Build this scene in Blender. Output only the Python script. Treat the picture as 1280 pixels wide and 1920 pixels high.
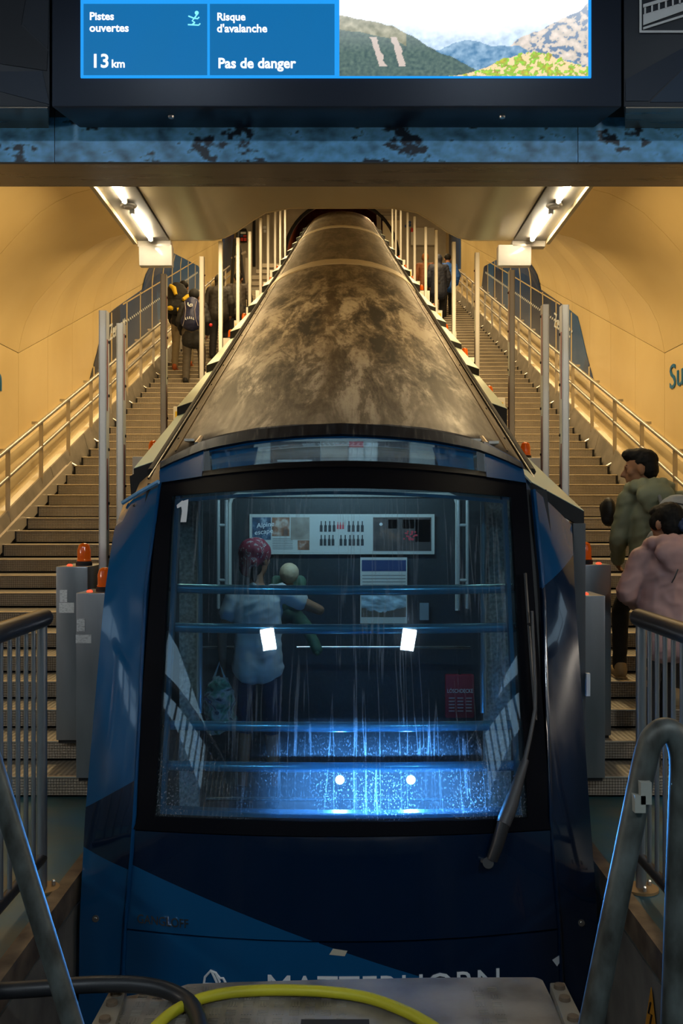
import bpy, bmesh, math, random
from mathutils import Vector, Matrix, noise
random.seed(7)
for o in list(bpy.data.objects): bpy.data.objects.remove(o)
S = bpy.context.scene
COL = S.collection
PI = math.pi
# ------------------------------------------------------------------ camera, world, exposure, lights
FOC, CX, CY, EYE = 1800.0, 640.0, 970.0, 1.63
cam = bpy.data.cameras.new('camera'); camo = bpy.data.objects.new('camera', cam); COL.objects.link(camo)
cam.sensor_fit = 'AUTO'; cam.sensor_width = 36; cam.lens = FOC/1920*36; cam.shift_y = (CY-960)/1920
camo.location = (0, 0, EYE); camo.rotation_euler = (PI/2, 0, 0); cam.clip_start = .05; cam.clip_end = 200
S.camera = camo
w = bpy.data.worlds.new('world'); S.world = w; w.use_nodes = True
w.node_tree.nodes['Background'].inputs[0].default_value = (.25, .45, .8, 1)
w.node_tree.nodes['Background'].inputs[1].default_value = .02
S.view_settings.view_transform = 'Standard'; S.view_settings.look = 'None'
S.view_settings.exposure = 0; S.view_settings.gamma = 1; S.view_settings.use_curve_mapping = False
WARM = (1, .72, .36)
COOL = (.35, .66, 1)
def area(name, loc, size, power, col, rot=(0, 0, 0)):
    l = bpy.data.lights.new(name, 'AREA'); l.shape = 'RECTANGLE'; l.size, l.size_y = size; l.energy = power; l.color = col
    o = bpy.data.objects.new(name, l); COL.objects.link(o); o.location = loc; o.rotation_euler = rot
    return o
SL = .358                                   # slope of the track and stairs
def incl(y): return SL*y-1.875              # height of the stair noses
for sd in (-1, 1):                          # strip lamps under the ceiling of the sloping hall
    for k, y in enumerate((8.9, 11.3, 13.5, 15.7, 17.9, 20.1, 22.3, 24.5, 26.8, 29.5)):
        area('tunnel_lamp', (sd*2.0, y, incl(max(y, 11.2))+2.66), (.2, 1.1), (72, 58, 52, 50, 50, 48, 48, 48, 52, 75)[k], WARM, (math.atan(SL) if y > 11 else 0, 0, 0))
# ------------------------------------------------------------------ materials
MATS = {}
def mat(name, col, rough=.5, metal=0, emit=None, estr=0, spec=None, coat=0, build=None):
    if name in MATS: return MATS[name]
    m = bpy.data.materials.new(name); m.use_nodes = True; MATS[name] = m
    b = m.node_tree.nodes['Principled BSDF']
    b.inputs['Base Color'].default_value = (*col, 1); b.inputs['Roughness'].default_value = rough; b.inputs['Metallic'].default_value = metal
    if spec is not None: b.inputs['Specular IOR Level'].default_value = spec
    if coat: b.inputs['Coat Weight'].default_value = coat; b.inputs['Coat Roughness'].default_value = .05
    if emit: b.inputs['Emission Color'].default_value = (*emit, 1); b.inputs['Emission Strength'].default_value = estr
    if build: build(m.node_tree, b)
    return m
def N(nt, t, **k):
    n = nt.nodes.new(t)
    for a, v in k.items(): setattr(n, a, v)
    return n
def L(nt, a, b): nt.links.new(a, b)
def objco(nt, scale=(1, 1, 1), rot=(0, 0, 0)):
    tc = N(nt, 'ShaderNodeTexCoord'); mp = N(nt, 'ShaderNodeMapping'); mp.inputs['Scale'].default_value = scale; mp.inputs['Rotation'].default_value = rot
    L(nt, tc.outputs['Object'], mp.inputs['Vector']); return mp.outputs[0]
def ramp(nt, src, stops):
    r = N(nt, 'ShaderNodeValToRGB'); e = r.color_ramp.elements
    while len(e) < len(stops): e.new(.5)
    for i, (p, c) in enumerate(stops):
        e[i].position = p; e[i].color = (*c, 1) if len(c) == 3 else c
    L(nt, src, r.inputs[0]); return r.outputs[0]
def noisy(stops, scale=8, stretch=(1, 1, 1), detail=6, bump=0, roughs=None, dist=0, rot=(0, 0, 0)):
    def f(nt, b):
        n = N(nt, 'ShaderNodeTexNoise'); n.inputs['Scale'].default_value = scale; n.inputs['Detail'].default_value = detail
        n.inputs['Distortion'].default_value = dist; L(nt, objco(nt, stretch, rot), n.inputs['Vector'])
        L(nt, ramp(nt, n.outputs[0], stops), b.inputs['Base Color'])
        if roughs: L(nt, ramp(nt, n.outputs[0], [(.3, (roughs[0],)*3), (.7, (roughs[1],)*3)]), b.inputs['Roughness'])
        if bump:
            bp = N(nt, 'ShaderNodeBump'); bp.inputs['Strength'].default_value = bump; bp.inputs['Distance'].default_value = .01
            L(nt, n.outputs[0], bp.inputs['Height']); L(nt, bp.outputs[0], b.inputs['Normal'])
    return f
def mth(nt, op, a, b=None):
    n = N(nt, 'ShaderNodeMath', operation=op)
    for i, v in enumerate((a, b)):
        if v is None: continue
        if isinstance(v, (int, float)): n.inputs[i].default_value = v
        else: L(nt, v, n.inputs[i])
    return n.outputs[0]
def sep(nt, v):
    s = N(nt, 'ShaderNodeSeparateXYZ'); L(nt, v, s.inputs[0]); return s.outputs
def checker_build(axes='xz', k=95, c0=(.05, .045, .04), c1=(.3, .27, .22)):
    def f(nt, b):
        o = sep(nt, objco(nt)); u = o['XYZ'.index(axes[0].upper())]; v = o['XYZ'.index(axes[1].upper())]
        s1 = mth(nt, 'SINE', mth(nt, 'MULTIPLY', mth(nt, 'ADD', u, v), k)); s2 = mth(nt, 'SINE', mth(nt, 'MULTIPLY', mth(nt, 'SUBTRACT', u, v), k))
        h = mth(nt, 'MULTIPLY', s1, s2); h = mth(nt, 'ADD', mth(nt, 'MULTIPLY', h, .5), .5)
        n = N(nt, 'ShaderNodeTexNoise'); n.inputs['Scale'].default_value = 5; L(nt, objco(nt), n.inputs['Vector'])
        L(nt, ramp(nt, mth(nt, 'ADD', mth(nt, 'MULTIPLY', h, .6), mth(nt, 'MULTIPLY', n.outputs[0], .4)), [(.2, c0), (.75, c1)]), b.inputs['Base Color'])
        bp = N(nt, 'ShaderNodeBump'); bp.inputs['Strength'].default_value = .7; bp.inputs['Distance'].default_value = .006
        L(nt, h, bp.inputs['Height']); L(nt, bp.outputs[0], b.inputs['Normal'])
    return f
def attr_build(emission=0):
    def f(nt, b):
        a = N(nt, 'ShaderNodeAttribute', attribute_name='Col')
        if emission:
            b.inputs['Base Color'].default_value = (0, 0, 0, 1); L(nt, a.outputs[0], b.inputs['Emission Color']); b.inputs['Emission Strength'].default_value = emission
        else: L(nt, a.outputs[0], b.inputs['Base Color'])
    return f
CREAM = mat('cream_panel', (.7, .53, .25), .32, build=noisy([(.3, (.66, .49, .22)), (.7, (.73, .56, .27))], 1.2))
CREAMG = mat('cream_gloss_panel', (.62, .5, .29), .2, build=noisy([(.3, (.58, .47, .27)), (.7, (.66, .53, .3))], 1.5))
GAP = mat('joint_dark', (.3, .22, .12), .9)
STEEL = mat('brushed_steel', (.55, .52, .48), .34, .95)
CHROME = mat('chrome', (.75, .75, .75), .12, 1)
POLE = mat('pole_steel', (.55, .6, .6), .25, .55)
GALV = mat('galvanized_tube', (.2, .21, .2), .5, .4, build=noisy([(.3, (.035, .033, .026)), (.5, (.085, .09, .08)), (.72, (.14, .155, .145))], 22, (1, 1, .5), detail=9, bump=.15))
RAILDK = mat('dark_handrail', (.07, .06, .055), .33, .7)
BALU = mat('baluster_steel', (.38, .4, .42), .35, .9)
ALU = mat('alu_nosing', (.8, .72, .6), .3, .8)
RISER = mat('checker_riser', (.2, .18, .15), .5, .2, build=checker_build('xz', 190, (.15, .125, .095), (.34, .29, .225)))
TREAD = mat('checker_tread', (.16, .15, .13), .55, .5, build=checker_build('xy', 100, (.12, .12, .11), (.34, .32, .28)))
BLACK = mat('black_paint', (.008, .008, .01), .35)
BLACKM = mat('black_matte', (.012, .012, .013), .8)
STRING = mat('stringer_plate', (.26, .23, .19), .6, .3, build=noisy([(.3, (.2, .18, .15)), (.7, (.32, .28, .23))], 5, bump=.1))
CONC = mat('dark_concrete', (.1, .095, .085), .85, build=noisy([(.3, (.07, .065, .06)), (.7, (.16, .15, .13))], 4, bump=.3))
CONCL = mat('grey_concrete', (.42, .37, .3), .85, build=noisy([(.3, (.36, .32, .26)), (.7, (.48, .42, .34))], 2, bump=.15))
FLOORM = mat('painted_floor', (.03, .07, .08), .5, build=noisy([(.3, (.05, .06, .05)), (.48, (.025, .085, .1)), (.7, (.012, .1, .17))], 2.2, detail=8, roughs=(.35, .6), bump=.08))
KERB = mat('rusty_edge', (.12, .09, .06), .6, .4, build=noisy([(.3, (.07, .05, .035)), (.7, (.2, .15, .1))], 9, bump=.2))
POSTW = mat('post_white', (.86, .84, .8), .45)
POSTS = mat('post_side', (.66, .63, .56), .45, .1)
REDS = mat('red_strip', (.3, .03, .02), .5)
CABM = mat('cabinet_steel', (.24, .25, .27), .38, .75, build=noisy([(.3, (.2, .21, .22)), (.7, (.3, .31, .33))], 5, (1, 1, .25), roughs=(.3, .45)))
CABL = mat('cabinet_painted', (.68, .66, .6), .5)
LABELM = mat('paper_label', (.6, .62, .64), .6, build=noisy([(.35, (.4, .42, .44)), (.5, (.68, .7, .72))], 60, (1, 1, 3)))
AMBER = mat('amber_lens', (.62, .1, .004), .12, build=lambda nt, b: (b.inputs['Transmission Weight'].__setattr__('default_value', .4), b.inputs['Emission Color'].__setattr__('default_value', (1, .18, .01, 1)), b.inputs['Emission Strength'].__setattr__('default_value', .07)))
REDLED = mat('red_led', (.8, .02, .01), .3, emit=(1, .05, .02), estr=2.5)
WHITEP = mat('white_print', (.75, .78, .8), .5)
TUBEL = mat('led_tube', (1, .95, .85), .4, emit=(1, .87, .62), estr=85)
WHITEG = mat('white_gloss', (.78, .72, .62), .12)
SOFFIT = mat('soffit_grey', (.5, .45, .38), .3, .25)
YEL = mat('yellow_cable', (.5, .46, .015), .5)
RUBBER = mat('black_rubber', (.015, .017, .02), .42)
PLATE = mat('buffer_plate', (.3, .27, .23), .5, .4, build=noisy([(.3, (.16, .14, .12)), (.5, (.3, .275, .24)), (.7, (.38, .35, .31))], 6, detail=9, roughs=(.35, .6), bump=.1))
TROUGH = mat('trough_panel', (.17, .15, .125), .4, .2)
DISC = mat('rusty_disc', (.28, .17, .07), .6, .2)
# ------------------------------------------------------------------ mesh builder
class MB:
    def __init__(s): s.v = []; s.f = []; s.m = []
    def quad(s, pts, m=0):
        n = len(s.v); s.v += [tuple(p) for p in pts]; s.f.append(tuple(range(n, n+len(pts)))); s.m.append(m); return s
    def box(s, x0, x1, y0, y1, z0, z1, m=0):
        if x0 > x1: x0, x1 = x1, x0
        return s.hexa([(x0, y0, z0), (x1, y0, z0), (x1, y1, z0), (x0, y1, z0), (x0, y0, z1), (x1, y0, z1), (x1, y1, z1), (x0, y1, z1)], m)
    def hexa(s, p, m=0):
        n = len(s.v); s.v += [tuple(q) for q in p]
        for f in ((0, 3, 2, 1), (4, 5, 6, 7), (0, 1, 5, 4), (1, 2, 6, 5), (2, 3, 7, 6), (3, 0, 4, 7)):
            s.f.append(tuple(n+i for i in f)); s.m.append(m)
        return s
    def prism(s, poly, off, m=0, ms=None):     # poly: 3-D points, off: extrusion vector
        n = len(s.v); k = len(poly); off = Vector(off)
        s.v += [tuple(p) for p in poly]+[tuple(Vector(p)+off) for p in poly]
        s.f.append(tuple(range(n, n+k))); s.m.append(m); s.f.append(tuple(range(n+2*k-1, n+k-1, -1))); s.m.append(m)
        for i in range(k):
            j = (i+1) % k; s.f.append((n+j, n+i, n+k+i, n+k+j)); s.m.append(m if ms is None else ms)
        return s
    def grid(s, rows, m=0, thick=None):        # rows of points; thick: offset vector for a closed slab
        r, c = len(rows), len(rows[0]); n = len(s.v)
        for row in rows: s.v += [tuple(p) for p in row]
        for i in range(r-1):
            for j in range(c-1):
                a = n+i*c+j; s.f.append((a, a+1, a+c+1, a+c)); s.m.append(m)
        if thick is not None:
            t = Vector(thick); n2 = len(s.v)
            for row in rows: s.v += [tuple(Vector(p)+t) for p in row]
            for i in range(r-1):
                for j in range(c-1):
                    a = n2+i*c+j; s.f.append((a, a+c, a+c+1, a+1)); s.m.append(m)
            rim = [j for j in range(c)]+[i*c+c-1 for i in range(1, r)]+[(r-1)*c+j for j in range(c-2, -1, -1)]+[i*c for i in range(r-2, 0, -1)]
            for a, b in zip(rim, rim[1:]+rim[:1]): s.f.append((n+b, n+a, n2+a, n2+b)); s.m.append(m)
        return s
    def tube(s, pts, r, n=10, m=0, cap=True, closed=False):
        pts = [Vector(p) for p in pts]; k = len(pts); rr = r if isinstance(r, (list, tuple)) else [r]*k
        base = len(s.v); up = None
        for i, p in enumerate(pts):
            if closed: t = pts[(i+1) % k]-pts[i-1]
            else: t = pts[min(i+1, k-1)]-pts[max(i-1, 0)]
            t.normalize()
            if up is None:
                up = Vector((0, 0, 1)) if abs(t.z) < .9 else Vector((0, 1, 0))
            a = (up-t*up.dot(t)).normalized(); b = t.cross(a); up = a
            for j in range(n):
                th = 2*PI*j/n; s.v.append(tuple(p+(a*math.cos(th)+b*math.sin(th))*rr[i]))
        for i in range(k if closed else k-1):
            for j in range(n):
                q = base+i*n; q2 = base+((i+1) % k)*n
                s.f.append((q+j, q+(j+1) % n, q2+(j+1) % n, q2+j)); s.m.append(m)
        if cap and not closed:
            s.f.append(tuple(base+j for j in range(n-1, -1, -1))); s.m.append(m)
            s.f.append(tuple(base+(k-1)*n+j for j in range(n))); s.m.append(m)
        return s
    def lathe(s, prof, c, n=16, m=0):          # prof: (r, z) from below to above, about the vertical through c
        base = len(s.v)
        for r, z in prof:
            for j in range(n): s.v.append((c[0]+r*math.cos(2*PI*j/n), c[1]+r*math.sin(2*PI*j/n), c[2]+z))
        for i in range(len(prof)-1):
            for j in range(n):
                a = base+i*n; s.f.append((a+j, a+(j+1) % n, a+n+(j+1) % n, a+n+j)); s.m.append(m)
        s.f.append(tuple(base+j for j in range(n-1, -1, -1))); s.m.append(m)
        e = base+(len(prof)-1)*n; s.f.append(tuple(e+j for j in range(n))); s.m.append(m)
        return s
    def ell(s, c, r, n=12, k=8, m=0, R=None):
        base = len(s.v); c = Vector(c)
        if isinstance(r, (int, float)): r = (r, r, r)
        for i in range(1, k):
            for j in range(n):
                th = PI*i/k; ph = 2*PI*j/n
                p = Vector((r[0]*math.sin(th)*math.cos(ph), r[1]*math.sin(th)*math.sin(ph), r[2]*math.cos(th)))
                s.v.append(tuple(c+(R @ p if R else p)))
        t = Vector((0, 0, r[2])); top = len(s.v); s.v.append(tuple(c+(R @ t if R else t))); s.v.append(tuple(c-(R @ t if R else t)))
        for i in range(k-2):
            for j in range(n):
                a = base+i*n; s.f.append((a+j, a+n+j, a+n+(j+1) % n, a+(j+1) % n)); s.m.append(m)
        for j in range(n):
            s.f.append((top, base+j, base+(j+1) % n)); s.m.append(m)
            a = base+(k-2)*n; s.f.append((top+1, a+(j+1) % n, a+j)); s.m.append(m)
        return s
    def cap(s, p, q, r0, r1=None, n=12, m=0):  # tapered capsule as three overlapping closed pieces
        r1 = r0 if r1 is None else r1
        s.ell(p, r0, n, 8, m); s.ell(q, r1, n, 8, m); s.tube([p, q], [r0, r1], n, m); return s
    def mesh(s, name, mats, smooth=None, fix=True):
        me = bpy.data.meshes.new(name); me.from_pydata(s.v, [], s.f)
        mats = mats if isinstance(mats, (list, tuple)) else [mats]
        for q in mats: me.materials.append(q)
        if len(mats) > 1: me.polygons.foreach_set('material_index', s.m)
        if fix:
            bm = bmesh.new(); bm.from_mesh(me); bmesh.ops.remove_doubles(bm, verts=bm.verts, dist=1e-5); bmesh.ops.recalc_face_normals(bm, faces=bm.faces); bm.to_mesh(me); bm.free()
        if smooth:
            me.polygons.foreach_set('use_smooth', [True]*len(me.polygons)); me.set_sharp_from_angle(angle=math.radians(smooth))
        me.update(); return me
    def build(s, name, mats, parent=None, smooth=None, bevel=0, label=None, fix=True):
        me = s.mesh(name, mats, None if bevel else smooth, fix)
        if bevel:
            bm = bmesh.new(); bm.from_mesh(me)
            es = [e for e in bm.edges if len(e.link_faces) == 2 and e.calc_face_angle(0) > .6]
            bmesh.ops.bevel(bm, geom=es, offset=bevel, segments=2, profile=.6, affect='EDGES', clamp_overlap=True)
            bm.to_mesh(me); bm.free()
            me.polygons.foreach_set('use_smooth', [True]*len(me.polygons)); me.set_sharp_from_angle(angle=math.radians(smooth or 40))
        return put(name, me, parent, label)
def wloc(o):
    v = Vector((0, 0, 0))
    while o: v += o.location; o = o.parent
    return v
def put(name, me, parent=None, label=None):
    o = bpy.data.objects.new(name, me); COL.objects.link(o)
    if parent: o.location = -wloc(parent); o.parent = parent
    if label: o['label'] = label
    return o
def tag(o, label=None, cat=None, group=None, kind=None):
    for k, v in (('label', label), ('category', cat), ('group', group), ('kind', kind)):
        if v: o[k] = v
    return o
def thing(name, label, cat, loc, group=None):
    o = bpy.data.objects.new(name, None); COL.objects.link(o); o.location = loc; o.empty_display_size = .1
    return tag(o, label, cat, group)
def rebase(o):                                   # a thing that is one mesh: origin at its base
    me = o.data; c = sum((v.co for v in me.vertices), Vector())/len(me.vertices); c.z = min(v.co.z for v in me.vertices)
    me.transform(Matrix.Translation(-c)); o.location += c; return o
def struct(name, mb, mats, parent=None, **k):
    o = mb.build(name, mats, parent, **k)
    if not parent: o['kind'] = 'structure'
    return o
def copy_tree(o, parent=None):
    c = o.copy(); COL.objects.link(c)
    if parent: c.parent = parent
    for ch in o.children: copy_tree(ch, c)
    return c
def px(x, y, Y): return Vector(((x-CX)/FOC*Y, Y, EYE+(CY-y)/FOC*Y))
def text_mesh(body, size, m, depth=.002, sx=1, bold=0, align='LEFT'):
    cu = bpy.data.curves.new('t', 'FONT'); cu.body = body; cu.size = size; cu.extrude = depth; cu.offset = bold; cu.align_x = align; cu.resolution_u = 3
    o = bpy.data.objects.new('t', cu); COL.objects.link(o); bpy.context.view_layer.update()
    me = bpy.data.meshes.new_from_object(o.evaluated_get(bpy.context.evaluated_depsgraph_get()))
    bpy.data.objects.remove(o); me.transform(Matrix.Diagonal((sx, 1, 1, 1))); me.materials.clear(); me.materials.append(m); return me
def put_text(name, body, size, m, origin, right, up, parent, depth=.002, sx=1, bold=0, align='LEFT', proj=None, label=None):
    me = text_mesh(body, size, m, depth, sx, bold, align)
    r = Vector(right).normalized(); u = Vector(up).normalized(); n = r.cross(u)
    M4 = Matrix((( r.x, u.x, n.x, origin[0]), (r.y, u.y, n.y, origin[1]), (r.z, u.z, n.z, origin[2]), (0, 0, 0, 1)))
    me.transform(M4)
    if proj:
        for v in me.vertices: v.co = proj(v.co)
    return put(name, me, parent, label)
def colgrid(name, nx, nz, P, colf, m, parent=None):       # printed picture: a flat grid coloured per point
    rows = [[P(i/(nx-1), j/(nz-1)) for i in range(nx)] for j in range(nz)]
    mb = MB(); mb.grid(rows); o = mb.build(name, m, parent, fix=False)
    a = o.data.color_attributes.new('Col', 'FLOAT_COLOR', 'POINT')
    buf = []
    for j in range(nz):
        for i in range(nx): buf += [*colf(i/(nx-1), j/(nz-1)), 1]
    a.data.foreach_set('color', buf); return o
def fbm(x, y, z=0, o=5): return noise.fractal(Vector((x, y, z)), 1, 2, o)
ORD = 'first second third fourth fifth sixth seventh eighth ninth tenth eleventh twelfth thirteenth fourteenth'.split()
# ------------------------------------------------------------------ setting: platform, pit, walls, vaults
PX = 1.2
b = MB(); b.box(-6, -PX, 1.4, 5.62, -.12, 0).box(PX, 6, 1.4, 5.62, -.12, 0).box(-6, 6, -6, 1.4, -.12, 0)
struct('floor', b, FLOORM)
for sd, nm in ((-1, 'left'), (1, 'right')):
    b = MB(); b.box(sd*PX, sd*(PX+.16), 1.4, 5.6, -1.5, -.13); struct('wall_pit_'+nm, b, CONC)
    b = MB(); b.box(sd*(PX-.012), sd*(PX+.05), 1.4, 5.6, -.1, .012); struct('trim_1' if sd < 0 else 'trim_2', b, KERB)
b = MB(); b.box(-PX-.2, PX+.2, 1.2, 5.2, -1.6, -1.5)
b.hexa([(-1.4, 5.2, -1.6), (1.4, 5.2, -1.6), (1.4, 34, SL*34-3.46), (-1.4, 34, SL*34-3.46), (-1.4, 5.2, -1.5), (1.4, 5.2, -1.5), (1.4, 34, SL*34-3.36), (-1.4, 34, SL*34-3.36)])
struct('floor_track_bed', b, CONC)
b = MB(); b.box(-PX, PX, 1.3, 1.4, -1.5, -.12); struct('wall_pit_front', b, CONC)
HALL = mat('hall_wall', (.12, .13, .15), .7)
b = MB(); b.box(-6.1, -6, -6, 4.6, 0, 5); b.box(-6, -3.7, 4.6, 4.7, 0, 5); struct('wall_left_entrance', b, HALL)
b = MB(); b.box(6, 6.1, -6, 4.6, 0, 5); b.box(3.7, 6, 4.6, 4.7, 0, 5); struct('wall_right_entrance', b, HALL)
b = MB(); b.box(-6, 6, -6.1, -6, 0, 5); struct('wall_back', b, HALL)
GLOWP = mat('daylight_pane', (.5, .6, .7), .3, emit=(.55, .8, 1), estr=1.5)
for sd, nm, z0, z1, y0, y1 in ((-1, 'window_1', 3.95, 4.92, -4.6, .4), (1, 'window_2', 3.7, 4.6, -4, 1.4)):     # added glowing panes, out of view, mirrored in the car cheeks
    b = MB(); b.box(sd*5.96, sd*6, y0-.06, y1+.06, z0-.06, z0); b.box(sd*5.96, sd*6, y0-.06, y1+.06, z1, z1+.06)
    for k in range(4): y = y0+(y1-y0)*k/3; b.box(sd*5.94, sd*6, y-.03, y+.03, z0, z1)
    wn = struct(nm, b, HALL)
    for k in range(3):
        b = MB(); a, c = y0+(y1-y0)*k/3+.04, y0+(y1-y0)*(k+1)/3-.04; b.box(sd*5.975, sd*5.985, a, c, z0, z1); b.build('pane', GLOWP, wn)
b = MB(); b.box(-6.1, 6.1, -6.1, 4.75, 5, 5.1); struct('ceiling_entrance', b, HALL)
# wall profile above the stair line (or above its level at y=11 in the level part): (x, h)
PROF = [(3.7, .0), (3.7, 1.45), (3.665, 1.64), (3.62, 1.8), (3.52, 2.0), (3.37, 2.18), (3.2, 2.37), (2.99, 2.58), (2.82, 2.69), (2.65, 2.77), (2.38, 2.84), (2.23, 2.81)]
ZB = incl(11)
def prof_x(h):
    for (x0, h0), (x1, h1) in zip(PROF, PROF[1:9]):
        if h <= h1: return x0+(x1-x0)*(h-h0)/(h1-h0)
    return PROF[9][0]
def base(y): return max(incl(y), ZB) if y >= 11 else ZB
for sd, nm in ((-1, 'left'), (1, 'right')):
    bk = MB()
    for y0, y1 in ((4.7, 11), (11, 34)):
        bk.grid([[(sd*(x+.04), y, base(y)+h+.03) for x, h in [(3.7, -3.2 if y < 11 else -1)]+PROF] for y in (y0, y1)])
    wl = struct('wall_'+nm, bk, GAP)
    g = .0035
    cuts = [4.72, 7.1, 9.5, 11]+[11+1.1*k for k in range(1, 21)]+[34]
    for a, c in zip(cuts, cuts[1:]):
        lv = c <= 11
        ys = (a+g, c-g)
        zb = lambda y: base(y)
        lo = MB(); lo.grid([[(sd*3.7, y, zb(y)+(-2.1 if lv else -.6)), (sd*3.7, y, zb(y)+1.45-g)] for y in ys], thick=(sd*.02, 0, 0)); lo.build('wall_panel', CREAM, wl)
        up = MB(); P2 = PROF[1:]
        n = 4
        up.grid([[(sd*x, y, zb(y)+h+(g if i == 0 else 0)) for i, (x, h) in enumerate(P2)] for y in [ys[0]+(ys[1]-ys[0])*t/n for t in range(n+1)]], thick=(sd*.015, 0, .015)); up.build('vault_panel', CREAM, wl, smooth=50)
b = MB(); Z1 = ZB+2.81
b.grid([[(x, y, max(4.87, base(y)+2.81)+h) for x, h in ((-2.24, 0), (-2.1, .75), (-1.6, 1.0), (1.6, 1.0), (2.1, .75), (2.24, 0))] for y in (4.7, 11, 34)], thick=(0, 0, .05)); struct('ceiling', b, CREAM)
# end wall with the round tunnel mouth
YE, TR, TZ = 34.0, 2.0, EYE+(CY-482)/FOC*34
ew = MB(); n = 32
ring = [(TR*math.cos(2*PI*k/n), TZ+TR*math.sin(2*PI*k/n)) for k in range(n)]
def rect_pt(a):
    c, s_ = math.cos(a), math.sin(a); k = min(3.75/abs(c) if abs(c) > 1e-6 else 99, (3.6 if s_ > 0 else 4.2)/abs(s_) if abs(s_) > 1e-6 else 99); return (k*c, TZ+k*s_)
for k in range(n):
    a0, a1 = 2*PI*k/n, 2*PI*(k+1)/n; p, q = ring[k], ring[(k+1) % n]; r0, r1 = rect_pt(a0), rect_pt(a1)
    ew.prism([(p[0], YE, p[1]), (q[0], YE, q[1]), (r1[0], YE, r1[1]), (r0[0], YE, r0[1])], (0, .2, 0))
end_wall = struct('wall_end', ew, CONCL)
b = MB(); b.tube([(TR*math.cos(t*2*PI/48), YE-.03, TZ+TR*math.sin(t*2*PI/48)) for t in range(48)], .07, 8, closed=True); b.build('portal_rim', BLACKM, end_wall, smooth=60)
TUNB = mat('tunnel_lining', (.3, .1, .045), .35, .2, build=noisy([(.3, (.2, .065, .03)), (.7, (.4, .15, .07))], 3))
b = MB(); b.grid([[((TR+.02)*math.cos(a), YE+.05+d, TZ+SL*d+(TR+.02)*math.sin(a)) for a in [2*PI*k/32 for k in range(33)]] for d in (0, 4, 12)])
b.quad([((TR+.02)*math.cos(2*PI*k/32), YE+12.05, TZ+SL*12+(TR+.02)*math.sin(2*PI*k/32)) for k in range(32)])
struct('wall_tunnel', b, TUNB, smooth=50)
area('tunnel_mouth_lamp', (1.2, 35.6, TZ+2.0), (.5, .8), 90, (1, .6, .3), (0, .5, 0))
def on_end(x, y): p = px(x, y, YE-.01); return p
def end_box(x0, y0, x1, y1, d, m, name, par=end_wall):
    p, q = px(x0, y1, YE), px(x1, y0, YE); b = MB(); b.box(p.x, q.x, YE-d, YE+.02, p.z, q.z); return b.build(name, m, par, bevel=.01)
GREYD = mat('grey_steel_door', (.32, .28, .23), .5, .2)
LITD = mat('pale_door', (.8, .7, .5), .45)
# things on the end wall
d1 = end_box(482, 395, 510, 505, .06, mat('slatted_door', (.4, .35, .28), .6, build=noisy([(.4, (.3, .26, .2)), (.6, (.45, .4, .32))], 3, (14, 1, .2))), 'door_1', None); d1['kind'] = 'structure'
d2 = end_box(717, 414, 750, 470, .06, LITD, 'door_2', None); d2['kind'] = 'structure'
end_box(706, 404, 714, 480, .07, GREYD, 'door_frame'); end_box(706, 398, 753, 404, .07, GREYD, 'door_frame')
end_box(474, 405, 479, 500, .1, BLACKM, 'cable_duct')
rebase(tag(end_box(769, 431, 813, 463, .25, mat('switch_cabinet', (.62, .58, .5), .5), 'switch_cabinet', None), 'large pale metal switch cabinet on the end wall above the right stairs', 'cabinet'))
FIRE = mat('fire_sign', (.6, .03, .02), .5)
rebase(tag(end_box(769, 431.5, 775, 439, .27, FIRE, 'fire_sign', None), 'small red fire sign beside the pale switch cabinet on the end wall', 'sign'))
BLUP = mat('blue_sign', (.03, .08, .25), .5)
hm = thing('helmet_sign', 'pair of round blue signs on the concrete end wall above the right stairs', 'sign', px(766, 418, 33.95))
for q in ((768, 417), (768, 422.5), (761, 424)):
    p = px(*q, 33.97); b = MB(); b.tube([p, p-Vector((0, .02, 0))], .05, 14); b.build('sign_disc', BLUP, hm)
bx = thing('control_box', 'black control box with red and blue signs on the left end wall', 'box', px(456, 456, 33.7))
b = MB(); p, q = px(449, 455, YE), px(463, 433, YE); b.box(p.x, q.x, 33.7, 34, p.z, q.z); b.build('housing', BLACKM, bx, bevel=.01)
for (x0, y0, x1, y1, m) in ((451, 435, 461, 439, WHITEP), (450.5, 441, 455.5, 444, BLUP), (456, 441, 462, 444, FIRE), (451, 446, 456, 452, FIRE), (457, 446, 462, 452, FIRE)):
    p, q = px(x0, y1, 33.7), px(x1, y0, 33.7); b = MB(); b.box(p.x, q.x, 33.68, 33.71, p.z, q.z); b.build('sign_plate', m, bx)
lb = thing('notice', 'two small white notices on the slatted door of the end wall', 'notice', px(496, 435, 33.9))
for q in ((493, 424, 499, 429), (494, 431, 499, 436)):
    p, r = px(q[0], q[3], 33.93), px(q[2], q[1], 33.93); b = MB(); b.box(p.x, r.x, 33.91, 33.94, p.z, r.z); b.build('sheet', WHITEP, lb)
# landings
for sd, nm in ((-1, 'left'), (1, 'right')):
    b = MB(); b.box(sd*1.35, sd*3.7, 28.75, 34, 8.2, 8.5); struct('floor_landing_'+nm, b, TREAD)
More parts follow.
